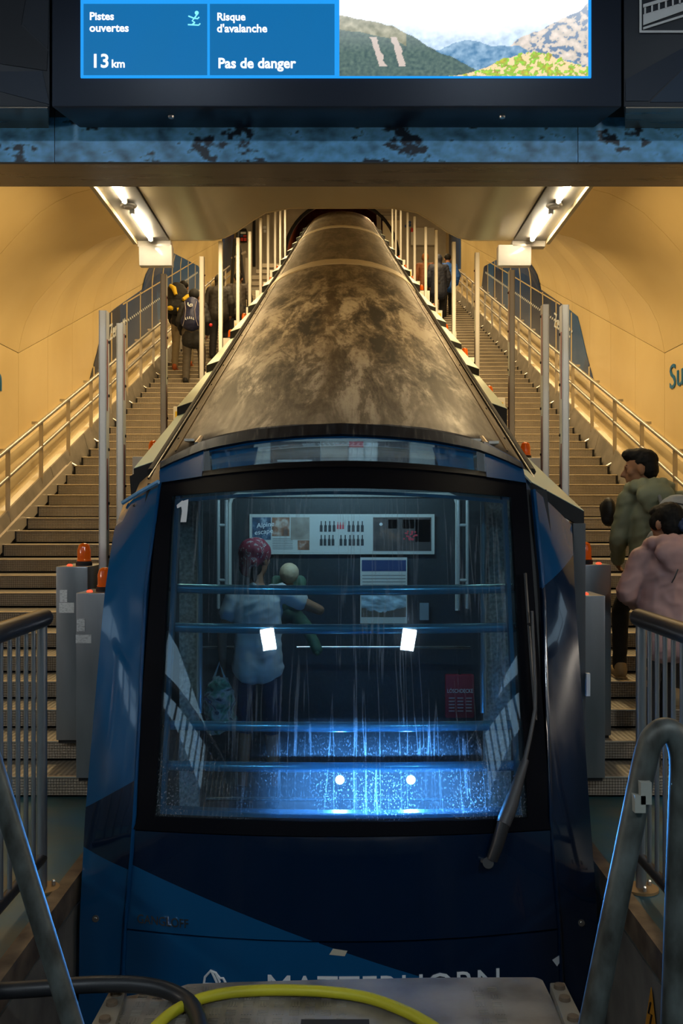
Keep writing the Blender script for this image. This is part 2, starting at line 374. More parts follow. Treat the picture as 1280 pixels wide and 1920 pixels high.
# ------------------------------------------------------------------ front fascia, beam, pod, light troughs
FY = 4.4; ZF0, ZF1 = 3.256, 3.43
def snow(u, v, s=0):                    # snow slopes with rock outcrops; u, v in metres on the board
    x, z = u*6.5+s, v*6.5
    big = fbm(x*.42+z*.35, z*.8-x*.12, 1.5, 3); mid_ = fbm(x*1.1+z*1.0, z*1.6-x*.35, 9.2, 6); fine = fbm(x*3.2+z*2, z*4.6-x*1.2, 5, 5)
    lum = .66+.42*mid_+.22*big+.2*fine+.14*max(0, u-1)
    t = max(0, min(1, (mid_*.6+big*.6+fine*.55-.2)*5))
    c = (lum*.24, lum*.72, lum*1.25)
    return tuple(max(0, a*(1-t)+k*t) for a, k in zip(c, (.02, .03, .05)))
PRINT = mat('fascia_print', (.2, .3, .4), .35, build=attr_build())
fas = thing('mountain_banner', 'long printed fascia panel of snowy mountain slopes below the display', 'banner', (0, FY, ZF0))
for (x0, x1, sh) in ((-3.6, -1.315, 0), (-1.312, 1.081, 5.3), (1.084, 3.6, 11.7)):
    b = MB(); b.box(x0, x1, FY, FY+.02, ZF0, 4.2); b.build('banner_board', HALL, fas)
    colgrid('banner_print', int(130*(x1-x0)), 30, lambda u, v: (x0+u*(x1-x0), FY-.003, ZF0+.002+v*(ZF1+.03-ZF0)), lambda u, v: snow(x0+u*(x1-x0), v*.2, sh), PRINT, fas)
BEAM = mat('beam_metal', (.22, .19, .16), .3, .85, build=noisy([(.3, (.16, .14, .12)), (.7, (.27, .23, .19))], 3, (.5, 5, 5), roughs=(.22, .38)))
b = MB(); b.box(-3.7, 3.7, FY+.02, 4.72, ZF0, 5); struct('trim_3', b, BEAM)
# pod: the hung ceiling over the car; section (x, z) constant along y
YP0, YP1 = 4.72, 6.58
half = [(0, 3.752), (.35, 3.752), (.52, 3.72), (.62, 3.66), (.72, 3.59), (.8, 3.55), (.88, 3.532), (1.17, 3.53)]
sec = [(-x, z) for x, z in half[::-1]]+half[1:]
pod = thing('hanging_ceiling', 'hanging cream ceiling canopy with rounded lobes over the funicular roof', 'ceiling canopy', (0, 5.6, 3.53))
b = MB(); b.grid([[(x, y, z) for x, z in sec] for y in (YP0, YP1)], thick=(0, 0, .12)); b.build('canopy_shell', CREAMG, pod, smooth=50)
b = MB(); b.grid([[(x, YP1+.004, z) for x, z in sec], [(x, YP1+.004, 4.9) for x, z in sec]], thick=(0, .02, 0)); b.build('end_panel', CREAM, pod)
for sd, nm in ((-1, 'left'), (1, 'right')):
    tr = thing('light_trough', 'grey ceiling light trough with two LED tubes over the %s stairs' % nm, 'ceiling light', (sd*1.29, 5.6, 3.5), 'light troughs beside the hanging ceiling')
    b = MB(); b.box(sd*1.178, sd*1.4, YP0, YP1, 3.525, 3.72); b.build('soffit_panel', TROUGH, tr, bevel=.004)
    b = MB(); b.box(sd*1.4, sd*1.425, YP0, YP1, 3.5, 3.75); b.build('edge_trim', CREAMG, tr)
    for y0, y1 in ((5.1, 5.72), (5.92, 6.5)):
        t = MB(); t.tube([(sd*1.29, y0, 3.51), (sd*1.29, y1, 3.51)], .012, 10); t.build('led_tube', TUBEL, tr, smooth=60)
        for y in (y0, y1): t = MB(); t.box(sd*1.276, sd*1.304, y-.012, y+.012, 3.5, 3.527); t.build('tube_clip', POSTS, tr)
    t = MB(); t.lathe([(.045, -.006), (.05, 0), (.05, .004)], (sd*1.29, 5.82, 3.518), 20); t.lathe([(.024, -.014), (.03, -.006)], (sd*1.29, 5.82, 3.518), 16); t.build('smoke_detector', WHITEG, tr, smooth=40)
    eb = thing('light_box', 'white glossy box hung at the far end of the %s light trough' % nm, 'light box', (sd*1.285, 6.6, 3.35))
    b = MB(); b.box(sd*1.17, sd*1.40, 6.585, 6.66, 3.487, 3.535); b.build('mounting_rail', SOFFIT, eb, bevel=.008)
    p, q = px(*( (260, 497) if sd < 0 else (934, 497)), 6.59), px(*((322, 459) if sd < 0 else (996, 459)), 6.59)
    b = MB(); b.hexa([(p.x, 6.6, p.z), (q.x, 6.6, p.z), (q.x, 6.67, p.z), (p.x, 6.67, p.z), (p.x, 6.585, q.z), (q.x, 6.585, q.z), (q.x, 6.67, q.z), (p.x, 6.67, q.z)]); b.build('face_panel', WHITEG, eb, bevel=.006)
# ------------------------------------------------------------------ display board
DY, DZ = 4.16, EYE+770/FOC*4.16
NAVYD = mat('display_housing', (.012, .02, .04), .35, .3)
dis = thing('display_board', 'wide LED information board with blue ski info tiles and a valley picture', 'display', (0, DY, DZ))
x0, x1 = (97-CX)/FOC*DY, (1165-CX)/FOC*DY
b = MB(); b.prism([(x0, DY, 4.5), (x0, DY, DZ), (x0+.075, 4.38, DZ), (x1-.075, 4.38, DZ), (x1, DY, DZ), (x1, DY, 4.5)][0:0] or [(x0, DY, DZ), (x1, DY, DZ), (x1-.06, 4.385, DZ), (x0+.06, 4.385, DZ)], (0, 0, 1.1)); b.build('housing', NAVYD, dis, bevel=.006)
for xx in (320, 942):
    p = px(xx, 214, 4.25); b = MB(); b.lathe([(.012, -.008), (.014, 0)], (p.x, 4.26, DZ), 12); b.build('lock', STEEL, dis)
def dp(x, y, d=.012): p = px(x, y, DY); return (p.x, DY-d, p.z)
def dbox(x0, y0, x1, y1, m, name, d0=0, d1=.01, par=dis):
    p, q = px(x0, y1, DY), px(x1, y0, DY); b = MB(); b.box(p.x, q.x, DY-d1, DY-d0, p.z, q.z); return b.build(name, m, par)
EMB = mat('screen_line', (0, 0, 0), .5, emit=(.012, .32, .88), estr=1.1)
EMT = mat('screen_tile', (0, 0, 0), .5, emit=(.002, .15, .41), estr=1)
EMW = mat('screen_text', (0, 0, 0), .5, emit=(.9, .95, 1), estr=1.3)
EMI = mat('screen_icon', (0, 0, 0), .5, emit=(.25, .9, 1), estr=1.1)
scr = dbox(152, -260, 1107, 147, EMB, 'screen')
for q in ((158, 10, 389, 143), (394, 10, 627, 143), (158, -120, 389, 1), (394, -120, 627, 1)): dbox(*q, EMT, 'screen_tile', .01, .012, scr)
def dtext(s_, x, y, h, **k):
    put_text('screen_text', s_, h/.7*DY/FOC, EMW, dp(x, y, .0135), (1, 0, 0), (0, 0, 1), scr, depth=.0005, **k)
dtext('Pistes', 169, 40, 14, bold=.0012); dtext('ouvertes', 169, 62, 14.5, bold=.0012); dtext('13', 171, 129, 25, bold=.0016); dtext('km', 210, 129, 14.5, bold=.0012)
dtext('Risque', 407, 41, 14, bold=.0012); dtext("d'avalanche", 407, 63, 14.5, bold=.0012); dtext('Pas de danger', 409, 130, 18.5, bold=.0016, sx=.98)
ic = MB()
ic.tube([dp(x, y, .013) for x, y in ((371, 29), (365, 37), (361, 42), (366, 45))], .003, 6); ic.tube([dp(x, y, .013) for x, y in ((353, 49), (373, 50), (376, 47))], .003, 6)
ic.tube([dp(x, y, .013) for x, y in ((354, 33), (364, 37), (371, 38), (374, 35))], .003, 6); ic.tube([dp(x, y, .013) for x, y in ((366, 45), (361, 49))], .003, 6)
ic.ell(dp(369.5, 27, .013), (.009, .002, .009), 12, 6); ic.build('skier_icon', EMI, scr)
def valley(u, v):                       # u 0..1 left to right, v 0 bottom..1 top
    n1 = fbm(u*9, v*3, 2); n2 = fbm(u*34, v*13, 4); n3 = fbm(u*70, v*26, 7)
    sky = (.95, .97, 1)
    far = .66+.07*math.sin(u*7+1)+.05*n1-.1*max(0, .55-u)
    c = sky
    if v < far+.12:
        t = max(0, min(1, (far+.12-v)*4)); hz = (.55+.2*n2, .68+.2*n2, .8+.18*n2)
        c = tuple(a*(1-t)+k*t for a, k in zip(sky, hz))
    if u > .58 and v < .2+(u-.58)*1.75+.06*n1: c = (.62+.25*n2, .56+.2*n2, .5+.18*n2) if n2+n1*.4 > -.18 else (.16, .25, .38)
    if v < .46-.5*abs(u-.52)*1.4+.05*n1+.2*max(0, .2-abs(u-.68)): c = (.2+.22*n2, .36+.22*n2, .52+.2*n2)
    lh = .78-.18*(u/.28)-.5*max(0, u-.22)*2.2+.03*n1
    if v < lh:
        t = .5+.5*n3; c = (.03+.12*t, .09+.14*t, .1+.09*t)
        if v > lh-.17-.05*n1 and u < .27: c = (.3+.2*n2, .3+.18*n2, .2+.15*n2)
        for k in (.145, .225):
            if abs(u-k-.1*(.42-v)) < .013+.008*n2 and .12 < v < .5: c = (.6, .52, .47)
    fg = .24*math.exp(-((u-.78)/.17)**2)+.07*max(0, min(1, (u-.48)*6))+.04*n2*max(0, min(1, (u-.5)*4))
    if u > .44 and v < fg: c = (.3+.3*n2, .5+.3*n3, .06) if n2+.25*n3 > -.05+.5*max(0, .6-u) else (.85, .66, .4)
    hz = .06+.3*max(0, min(1, (v-.3)*1.6))*(1 if c is not sky else 0)
    return tuple(max(0, x*(1-hz)+hz)**1.3*1.15 for x in c)
p, q = px(636, 145, DY), px(1101, -70, DY)
colgrid('screen_picture', 330, 150, lambda u, v: (p.x+u*(q.x-p.x), DY-.0125, p.z+v*(q.z-p.z)), lambda u, v: valley(u, v*1.48), mat('screen_picture', (0, 0, 0), .5, build=attr_build(1.15)), scr)
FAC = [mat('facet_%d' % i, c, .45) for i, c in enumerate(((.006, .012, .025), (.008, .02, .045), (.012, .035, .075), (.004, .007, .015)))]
for sd, nm in ((-1, 'left'), (1, 'right')):
    xi = x0-.012 if sd < 0 else x1+.012
    cb = thing('side_cabinet', 'dark blue faceted cabinet box beside the %s end of the display board' % nm, 'cabinet', (sd*2.4, 4.2, DZ))
    b = MB(); b.prism([(xi, DY+.01, DZ+.004), (sd*3.6, DY+.01, DZ+.004), (sd*3.6, 4.386, DZ+.004), (xi-sd*-.07, 4.386, DZ+.004)], (0, 0, 1.1)); b.build('housing', FAC[0], cb, bevel=.004)
    b = MB(); b.prism([(xi+sd*.01, DY+.012, DZ-.001), (sd*3.6, DY+.012, DZ-.001), (sd*3.6, 4.386, DZ-.001), (xi+sd*.07, 4.386, DZ-.001)], (0, 0, .005)); b.build('bottom_plate', BEAM, cb)
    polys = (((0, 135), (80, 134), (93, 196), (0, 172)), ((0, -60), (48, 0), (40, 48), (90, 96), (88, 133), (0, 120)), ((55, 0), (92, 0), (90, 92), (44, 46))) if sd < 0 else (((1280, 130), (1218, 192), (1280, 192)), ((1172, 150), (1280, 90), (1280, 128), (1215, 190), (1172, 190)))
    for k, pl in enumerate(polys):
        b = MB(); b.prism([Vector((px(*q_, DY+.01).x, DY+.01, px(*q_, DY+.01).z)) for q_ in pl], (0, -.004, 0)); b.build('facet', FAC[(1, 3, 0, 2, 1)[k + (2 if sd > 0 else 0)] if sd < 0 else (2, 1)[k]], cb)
    if sd > 0:
        pb = MB()
        def pq(pl): pb.prism([Vector((px(*q_, DY+.005).x, DY+.004, px(*q_, DY+.005).z)) for q_ in pl], (0, -.004, 0))
        for pl in (((1198, -20), (1202, -20), (1202, 62), (1198, 62)), ((1202, 58), (1300, 58), (1300, 62), (1202, 62)), ((1205, 52), (1300, 22), (1300, 26), (1205, 56))): pq(pl)
        for k in range(6):
            a = 1207+k*13; s_ = -.3; y = lambda x: 18+s_*(x-1205)
            pq(((a, y(a)-2), (a+3, y(a+3)-2), (a+3, y(a+3)+12), (a, y(a)+12)))
        y = lambda x: 18+s_*(x-1205)
        pq(((1205, y(1205)+10), (1300, y(1300)+10), (1300, y(1300)+24), (1205, y(1205)+30))); pq(((1205, y(1205)-9), (1300, y(1300)-9), (1300, y(1300)-3), (1205, y(1205)-3)))
        pb.build('funicular_pictogram', WHITEP, cb, label='white funicular pictogram in a white square outline')
# ------------------------------------------------------------------ panel lamp glow (mirrored in the windscreen); fill lamps added out of view
PANEL = mat('panel_lamp', (1, 1, 1), .5, emit=(.82, .93, 1), estr=170)

FLAMP = mat('wall_lamp_diffuser', (1, 1, 1), .5, emit=(1, .87, .72), estr=42)
for sd, nm in ((-1, 'left'), (1, 'right')):
    flp = thing('wall_lamp', 'long white wall lamp on the %s wall of the entrance hall' % nm, 'wall lamp', (sd*5.9, 2.4, 2.2))
    b = MB(); b.box(sd*5.9, sd*6, 1.75, 3.05, 2.4, 2.75); b.build('housing', POSTS, flp, bevel=.01)
    b = MB(); b.box(sd*5.87, sd*5.905, 1.8, 3.0, 2.43, 2.72); b.build('diffuser', FLAMP, flp)
# ------------------------------------------------------------------ staircases
NST = 67
def nose(i): return .349*(15+i)
for sd, nm in ((-1, 'left'), (1, 'right')):
    st = thing('staircase', 'long steel staircase of checker plate steps %s of the funicular' % nm, 'staircase', (sd*2.27, nose(1), 0))
    xa, xb = sd*1.35, sd*3.2
    m = MB()
    m.box(xa, xb, .0, .36, .119, .125, 0)             # tread
    m.box(xa, xb, -.004, .002, .016, .121, 1)           # folded front lip
    m.tube([(xa, -.004, .121), (xb, -.004, .121)], .007, 6, 2)   # bright nosing
    m.box(xa, xb, .045, .06, -.001, .119, 4)
    m.box(xb-sd*.012, xb+sd*.012, -.012, .02, .02, .118, 3)
    me = m.mesh('step', [TREAD, RISER, ALU, BLACK, BLACKM])
    for i in range(1, NST+1):
        o = bpy.data.objects.new('step', me); COL.objects.link(o); o.parent = st; o.location = Vector((0, nose(i), .125*(i-1)))-st.location
    b = MB(); y0, y1 = 5.66, nose(NST)
    b.hexa([(xa, y0, incl(y0)-.55), (xb, y0, incl(y0)-.55), (xb, y1, incl(y1)-.55), (xa, y1, incl(y1)-.55), (xa, y0, incl(y0)-.16), (xb, y0, incl(y0)-.16), (xb, y1, incl(y1)-.16), (xa, y1, incl(y1)-.16)]); b.build('stair_carriage', BLACKM, st)
    # grey stringer plates, one per 1.4 m, and cream ledge
    y = 5.3
    while y < 28:
        y2 = min(y+1.4, 28.4); g = .008; b = MB(); a_, c_ = y+g, y2-g
        b.prism([(xb, a_, incl(a_)-.2), (xb, c_, incl(c_)-.2), (xb+sd*.1, c_, incl(c_)+.17), (xb+sd*.1, a_, incl(a_)+.17)], (sd*.03, 0, 0)); b.build('stringer_plate', STRING, st); y = y2
    b = MB(); ys = (5.0, 11, 28.4)
    sect = [(3.32, -.3), (3.32, .17), (3.36, .2), (3.45, .2), (3.47, .33), (3.58, .35), (3.6, .46), (3.699, .48)]
    b.grid([[(sd*x, y, incl(y)+h) for x, h in sect] for y in ys], thick=(sd*.001, 0, -.04)); b.build('wall_ledge', CREAMG, st)
    # handrail
    hr = thing('handrail', 'double steel handrail along the wall of the %s stairs' % nm, 'handrail', (sd*3.34, 6, incl(6)), 'wall handrails')
    XR = 3.3
    for h, r in ((.78, .023), (.5, .021)):
        b = MB(); b.tube([(sd*XR, 5.5, incl(5.5)+h), (sd*XR, 28.3, incl(28.3)+h)], r, 12); b.build('rail', STEEL, hr, smooth=60)
    y = 6.35
    while y < 28.3:
        b = MB(); b.box(sd*XR-.022, sd*XR+.022, y-.006, y+.006, incl(y)+.02, incl(y)+.775); b.tube([(sd*XR, y, incl(y)+.03), (sd*(XR-.1), y+.02, incl(y)-.03)], .012, 8); b.build('post', STEEL, hr)
        b = MB(); z = incl(y)+.8; b.box(sd*3.3, sd*3.4, y-.012, y+.012, z-.05, z-.02); b.build('wall_bracket', STEEL, hr); y += 1.05
# channel beam lying on the left step ends
b = MB(); y0, y1 = 7.2, 11.4
sec2 = [(-3.2, -.1), (-3.2, .06), (-3.215, .06), (-3.215, 0), (-3.325, .04), (-3.325, .11), (-3.34, .11), (-3.34, -.06)]
b.prism([(x, y0, incl(y0)+h+.03) for x, h in sec2], (0, y1-y0, SL*(y1-y0))); rebase(tag(b.build('metal_channel', SOFFIT), 'pale metal channel beam lying along the left stair edge', 'beam'))
# ------------------------------------------------------------------ blue glass graphics and writing on the walls
def facets(c0, c1, c2, c3, sc=.9):
    def f(nt, b):
        v = N(nt, 'ShaderNodeTexVoronoi', distance='MANHATTAN'); v.inputs['Scale'].default_value = sc; L(nt, objco(nt, (1, .8, .45), (.5, 0, 0)), v.inputs['Vector'])
        s3 = N(nt, 'ShaderNodeSeparateColor'); L(nt, v.outputs['Color'], s3.inputs[0])
        L(nt, ramp(nt, s3.outputs[0], [(.0, c0), (.3, c1), (.55, c2), (.85, c3)]), b.inputs['Base Color'])
    return f
GRAPH = mat('blue_graphic', (.01, .03, .08), .32, spec=.25, build=facets((.006, .014, .045), (.008, .05, .17), (.03, .026, .024), (.012, .085, .25)))
TOPH = [(13.3, .28), (13.85, .3), (14.5, .8), (15, 1.27), (15.7, 1.31), (17.8, 1.36), (18, 1.66), (18.5, 1.85), (20, 1.9), (22.6, 1.5), (24.9, 1.1), (25.3, .5), (25.35, .3)]
def toph(y):
    for (a, h0), (c, h1) in zip(TOPH, TOPH[1:]):
        if a <= y <= c: return h0+(h1-h0)*(y-a)/(c-a)
    return .3
for sd, nm in ((-1, 'left'), (1, 'right')):
    gp = thing('mountain_mural', 'dark blue glass mountain graphic on the wall of the %s stairs' % nm, 'wall graphic', (sd*3.69, 19, incl(19)), 'blue wall graphics')
    cuts = [13.3]+[11+1.1*k for k in range(3, 14)]+[25.35]
    def gpan(a, c, full=None):
        n = 6; rows = []
        for t in range(n+1):
            y = a+.022+(c-a-.044)*t/n; h1 = full if full else toph(y); h1 = max(h1, .32)
            rows.append([(sd*(prof_x(h)-.004), y, incl(y)+h) for h in [.3+(h1-.3)*k/8 for k in range(9)]])
        b = MB(); b.grid(rows, thick=(-sd*.008, 0, -.002)); b.build('graphic_panel', GRAPH, gp)
    for a, c in zip(cuts, cuts[1:]):
        if c-a > .05: gpan(a, c)
    for k in range(17, 20): gpan(11+1.1*k, 12.1+1.1*k, 1.9)
    for a in cuts[1:-1]:
        h1 = max(.4, toph(a)-.02); b = MB(); hs = [.3+(h1-.3)*k/6 for k in range(7)]
        b.grid([[(sd*(prof_x(h)-.016), a+d, incl(a+d)+h) for h in hs] for d in (-.03, .03)], thick=(sd*.01, 0, 0)); b.build('joint_strip', CREAM, gp)
    b = MB(); b.grid([[(sd*(prof_x(1.3)-.016), y, incl(y)+1.3+h) for h in (-.012, .012)] for y in (16.2, 24.5)], thick=(sd*.01, 0, 0)); b.build('joint_strip', CREAM, gp)
    # dotted white line and place name
    b = MB()
    for k in range(60):
        y = 15.3+k*.155; h = .98; b.box(sd*3.68, sd*3.672, y, y+.08, incl(y)+h, incl(y)+h+.03)
    b.build('dotted_line', WHITEP, gp)['kind'] = 'stuff'
    u = Vector((0, 0, 1)); r = Vector((0, -sd, -sd*SL))
    sh = lambda v: Vector((v.x, v.y, v.z))
    yo = 16.6 if sd > 0 else 15.2
    put_text('place_name', 'Zermatt', .36, WHITEP, (sd*3.675, yo, incl(yo)+.86), r, u, gp, depth=.004, label='white lettering reading Zermatt')
TURQ = mat('wall_lettering', (.0, .13, .3), .4)
wt = put_text('lettering', 'Sunnegga', .39, TURQ, (3.692, 10.82, 3.07), (0, -1, 0), (0, 0, 1), None, depth=.004, sx=1.25)
rebase(tag(wt, 'blue lettering starting Su on the cream wall at the right edge', 'lettering'))
wt = put_text('lettering', 'n', .4, TURQ, (-3.692, 10.22, 3.0), (0, 1, 0), (0, 0, 1), None, depth=.004, sx=1.2)
rebase(tag(wt, 'blue letter n on the cream wall at the left edge', 'lettering'))
# ------------------------------------------------------------------ platform gate posts and beacon cabinets
def step_z(y): return .125*max(0, math.floor(y/.349-15+1e-6))
LPY = [6.03, 6.5, 8.08, 10.3, 11.9, 13.9, 15.7, 17.8, 19.6, 21.7, 23.5, 25.5]
RPY = [6.43, 7.05, 8.44, 10.6, 12.8, 15.2, 17.1, 19.7, 21.8, 24.3, 26.5, 28.3]
def gate_post(sd, y, k, nm):
    z = step_z(y); H = 2.68 if k != 1 else 2.57; x = sd*1.5
    t = thing('gate_post', 'slim white steel gate post, %s from the front along the %s stairs' % (ORD[k], nm), 'post', (x, y, z), 'gate posts along the %s stairs' % nm)
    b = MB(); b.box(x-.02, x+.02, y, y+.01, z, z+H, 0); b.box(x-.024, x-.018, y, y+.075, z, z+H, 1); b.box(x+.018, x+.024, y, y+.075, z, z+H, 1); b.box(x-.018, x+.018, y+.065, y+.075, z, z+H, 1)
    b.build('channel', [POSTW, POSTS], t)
    b = MB(); b.box(x-.05, x+.05, y-.02, y+.1, z, z+.012); b.build('foot_plate', POSTS, t)
    if k < 4:
        for q in range(3): b = MB(); b.box(x-sd*.0245, x-sd*.027, y+.012, y+.024, z+.55+q*.75, z+1.0+q*.75); b.build('red_strip', REDS, t)
        for q in range(7): b = MB(); b.ell((x-sd*.027, y+.055, z+.45+q*.34), (.006, .011, .011), 8, 6); b.build('bolt', BLACK, t)
for sd, nm, Y in ((-1, 'left', LPY), (1, 'right', RPY)):
    for k, y in enumerate(Y): gate_post(sd, y, k, nm)
def cabinet(lab, x0, x1, y0, y1, z0, H, m, gr, bx=None, labels=False, led=True):
    t = thing('beacon_cabinet', lab, 'cabinet', ((x0+x1)/2, (y0+y1)/2, z0), gr)
    b = MB(); b.box(x0, x1, y0, y1, z0+.02, z0+H); b.build('body', m, t, bevel=.008)
    b = MB(); b.box(min(x0, x1)+.01, max(x0, x1)-.01, y0+.02, y1-.01, z0, z0+.022); b.build('plinth', BLACKM, t)
    cx = (x0+x1)/2 if bx is None else bx; cy = y0+.12; z = z0+H
    b = MB(); b.lathe([(.05, 0), (.05, .02), (.042, .028)], (cx, cy, z), 20); b.build('beacon_base', BLACKM, t, smooth=40)
    b = MB(); b.lathe([(.044, .028), (.046, .034), (.041, .04), (.041, .1), (.036, .112), (.036, .118), (.03, .13), (.016, .138), (.004, .14)], (cx, cy, z), 24); b.build('beacon_lens', AMBER, t, smooth=35)
    if led:
        sx = -1 if cx < 0 else 1
        b = MB(); b.lathe([(.017, 0), (.017, .006), (.009, .012)], (cx+sx*.075, cy-.05, z), 14); b.build('red_lamp', REDLED, t)
    if labels:
        for (a, c, u, v) in labels:
            p, q = px(a, v, y0), px(c, u, y0); b = MB(); b.box(p.x, q.x, y0-.002, y0+.001, p.z, q.z); b.build('paper_label', LABELM, t)
    return t
cabinet('grey steel beacon cabinet with paper stickers at the foot of the left stairs, nearer one', -1.51, -1.25, 5.46, 5.78, .125, 1.075, CABM, 'beacon cabinets at the stair feet', -1.375, [(144, 159, 1160, 1184), (142, 171, 1190, 1206)])
cabinet('grey steel beacon cabinet with paper stickers on the left stairs, behind the nearer one', -1.74, -1.545, 5.85, 6.3, .25, 1.08, CABM, 'beacon cabinets at the stair feet', -1.6, [(112, 126, 1106, 1129), (111, 139, 1130, 1149)])
cabinet('narrow grey steel cabinet at the foot of the right stairs beside the car side', 1.25, 1.5, 5.46, 5.78, .125, 1.06, CABM, 'beacon cabinets at the stair feet', 1.33)
cabinet('wide grey steel beacon cabinet on the right stairs behind the narrow one', 1.42, 1.68, 5.98, 6.32, .25, 1.085, CABM, 'beacon cabinets at the stair feet', 1.545)
for sd, nm, Y in ((-1, 'left', [7.8, 9.7, 11.5, 13.35, 15.2, 17.1, 19, 20.9, 22.8, 24.7]), (1, 'right', [7.97, 9.97, 11.97, 14.2, 16.2, 18.5, 20.8, 23.2, 25.6])):
    for k, y in enumerate(Y):
        t = cabinet('pale beacon box with amber lamp, %s up the %s stairs beside the car' % (ORD[k], nm), sd*1.46, sd*1.7, y, y+.26, step_z(y), 1.25, CABL, 'beacon boxes up the %s stairs' % nm, sd*1.55, led=False)
        if k % 3 == 1:
            b = MB(); b.box(sd*1.5, sd*1.68, y-.003, y+.001, step_z(y)+1.0, step_z(y)+1.2); b.build('yellow_sticker', mat('yellow_sticker', (.8, .55, .03), .5), t)
# barrier on the left landing, machine on right
br = thing('folded_barrier', 'stack of folded grey barrier frames on the top landing of the left stairs', 'barrier', (-2.4, 29.5, 8.5))
for k in range(5):
    b = MB(); z = 8.55+k*.21; b.box(-3.0+.12*k, -1.75, 29.4+.1*k, 29.5+.1*k, z, z+.12); b.build('bar', GREYD if k % 2 else CONCL, br)
for x in (-2.9, -1.85): b = MB(); b.box(x-.05, x+.05, 29.5, 29.6, 8.5, 9.6); b.build('upright', GREYD, br)
tv = thing('turnstile', 'dark turnstile frame at the head of the left stairs', 'turnstile', (-3.15, 29.2, 8.5))
for (a, c, r) in (((-3.35, 29.2, 8.5), (-3.25, 29.2, 10.1), .05), ((-2.95, 29.2, 8.5), (-3.1, 29.2, 9.9), .05), ((-3.35, 29.2, 9.5), (-2.9, 29.2, 9.7), .04), ((-3.2, 29.2, 9.9), (-3.1, 29.2, 10.7), .05)):
    b = MB(); b.tube([a, c], r, 8); b.build('tube', BLACKM if r > .045 else GREYD, tv)
# ------------------------------------------------------------------ funicular car
def Yc(z):
    if z < .27: return 4.12
    if z < 1.75: return 4.12+(z-.27)/1.48*.5
    return 4.62+(z-1.75)*1.06
def surf(x, y, d=0):                         # image point -> point on the car's bowed front, d metres in front of it
    Y = 4.4
    for _ in range(25):
        X = (x-CX)/FOC*Y; Z = EYE+(CY-y)/FOC*Y
        Y = .5*Y+.5*(Yc(Z)+.13*(X/.9)**2-d)
    return Vector(((x-CX)/FOC*Y, Y, EYE+(CY-y)/FOC*Y))
def lerp(a, b, t): return a+(b-a)*t
def resample(pl, n):                          # n+1 points along a polyline of tuples
    d = [0]
    for a, b in zip(pl, pl[1:]): d.append(d[-1]+math.dist(a[:2], b[:2]))
    out = []
    for k in range(n+1):
        s = d[-1]*k/n; i = max(j for j in range(len(d)-1) if d[j] <= s+1e-9); t = (s-d[i])/max(d[i+1]-d[i], 1e-9)
        out.append(tuple(lerp(u, v, t) for u, v in zip(pl[i], pl[i+1])))
    return out
def patch(left, right, nv, nu, bow=(0, 0), d=0, thick=.02, m=0):
    l, r = resample(left, nv), resample(right, nv); rows = []
    for k in range(nv+1):
        bw = lerp(bow[0], bow[1], k/nv)
        rows.append([surf(lerp(l[k][0], r[k][0], u), lerp(l[k][1], r[k][1], u)+bw*(1-(2*u-1)**2), d) for u in [j/nu for j in range(nu+1)]])
    b = MB(); b.grid(rows, m, thick=(0, thick, 0)); return b
def ring(outer, inner, d=0, thick=.03):       # frame between two closed outlines with the same point count
    b = MB(); o = [surf(*p, d) for p in outer]; i = [surf(*p, d) for p in inner]; n = len(o); t = Vector((0, thick, 0))
    for k in range(n):
        j = (k+1) % n
        b.quad([o[k], o[j], i[j], i[k]]); b.quad([o[k]+t, i[k]+t, i[j]+t, o[j]+t]); b.quad([o[k], o[k]+t, o[j]+t, o[j]]); b.quad([i[k], i[j], i[j]+t, i[k]+t])
    return b
def paint(light, dark, planes, rough=.16):
    # car paint in two blues parted by straight lines on the body: planes = [(a, b, c)] light where every a*x + b*z + c > 0
    def f(nt, b):
        x, y, z = sep(nt, objco(nt)); res = None
        for grp in planes:
            g = None
            for (a, b2, c) in grp:
                v = mth(nt, 'GREATER_THAN', mth(nt, 'ADD', mth(nt, 'ADD', mth(nt, 'MULTIPLY', x, a), mth(nt, 'MULTIPLY', z, b2)), c), 0)
                g = v if g is None else mth(nt, 'MULTIPLY', g, v)
            res = g if res is None else mth(nt, 'MAXIMUM', res, g)
        mx = N(nt, 'ShaderNodeMix', data_type='RGBA'); L(nt, res, mx.inputs[0]); mx.inputs[6].default_value = (*dark, 1); mx.inputs[7].default_value = (*light, 1)
        L(nt, mx.outputs[2], b.inputs['Base Color'])
        n = N(nt, 'ShaderNodeTexNoise'); n.inputs['Scale'].default_value = 3; L(nt, objco(nt, (4, 4, .6)), n.inputs['Vector'])
        L(nt, ramp(nt, n.outputs[0], [(.3, (.1,)*3), (.75, (.26,)*3)]), b.inputs['Roughness'])
    return f
def line_px(p, q, above):                    # plane on the front through two image points; light above / below the line
    a, b = surf(*p), surf(*q); nx, nz = -(b.z-a.z), (b.x-a.x)
    if (nz > 0) != above: nx, nz = -nx, -nz
    return (nx, nz, -(nx*a.x+nz*a.z))
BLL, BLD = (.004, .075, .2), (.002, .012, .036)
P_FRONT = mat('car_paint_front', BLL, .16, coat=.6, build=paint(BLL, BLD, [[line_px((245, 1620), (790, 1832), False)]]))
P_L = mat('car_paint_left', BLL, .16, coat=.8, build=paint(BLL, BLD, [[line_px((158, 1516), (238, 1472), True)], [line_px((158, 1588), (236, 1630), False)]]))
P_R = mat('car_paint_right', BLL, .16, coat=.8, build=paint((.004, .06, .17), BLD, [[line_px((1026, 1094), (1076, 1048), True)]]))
P_B = mat('car_paint_blue', (.004, .055, .16), .3, spec=.1)
car = thing('funicular_car', 'long dark blue funicular car with a weathered metal roof between the two stairs', 'funicular', (0, 4.2, -.7))
BAND = mat('screen_mask', (.003, .0035, .006), .45, spec=.05)
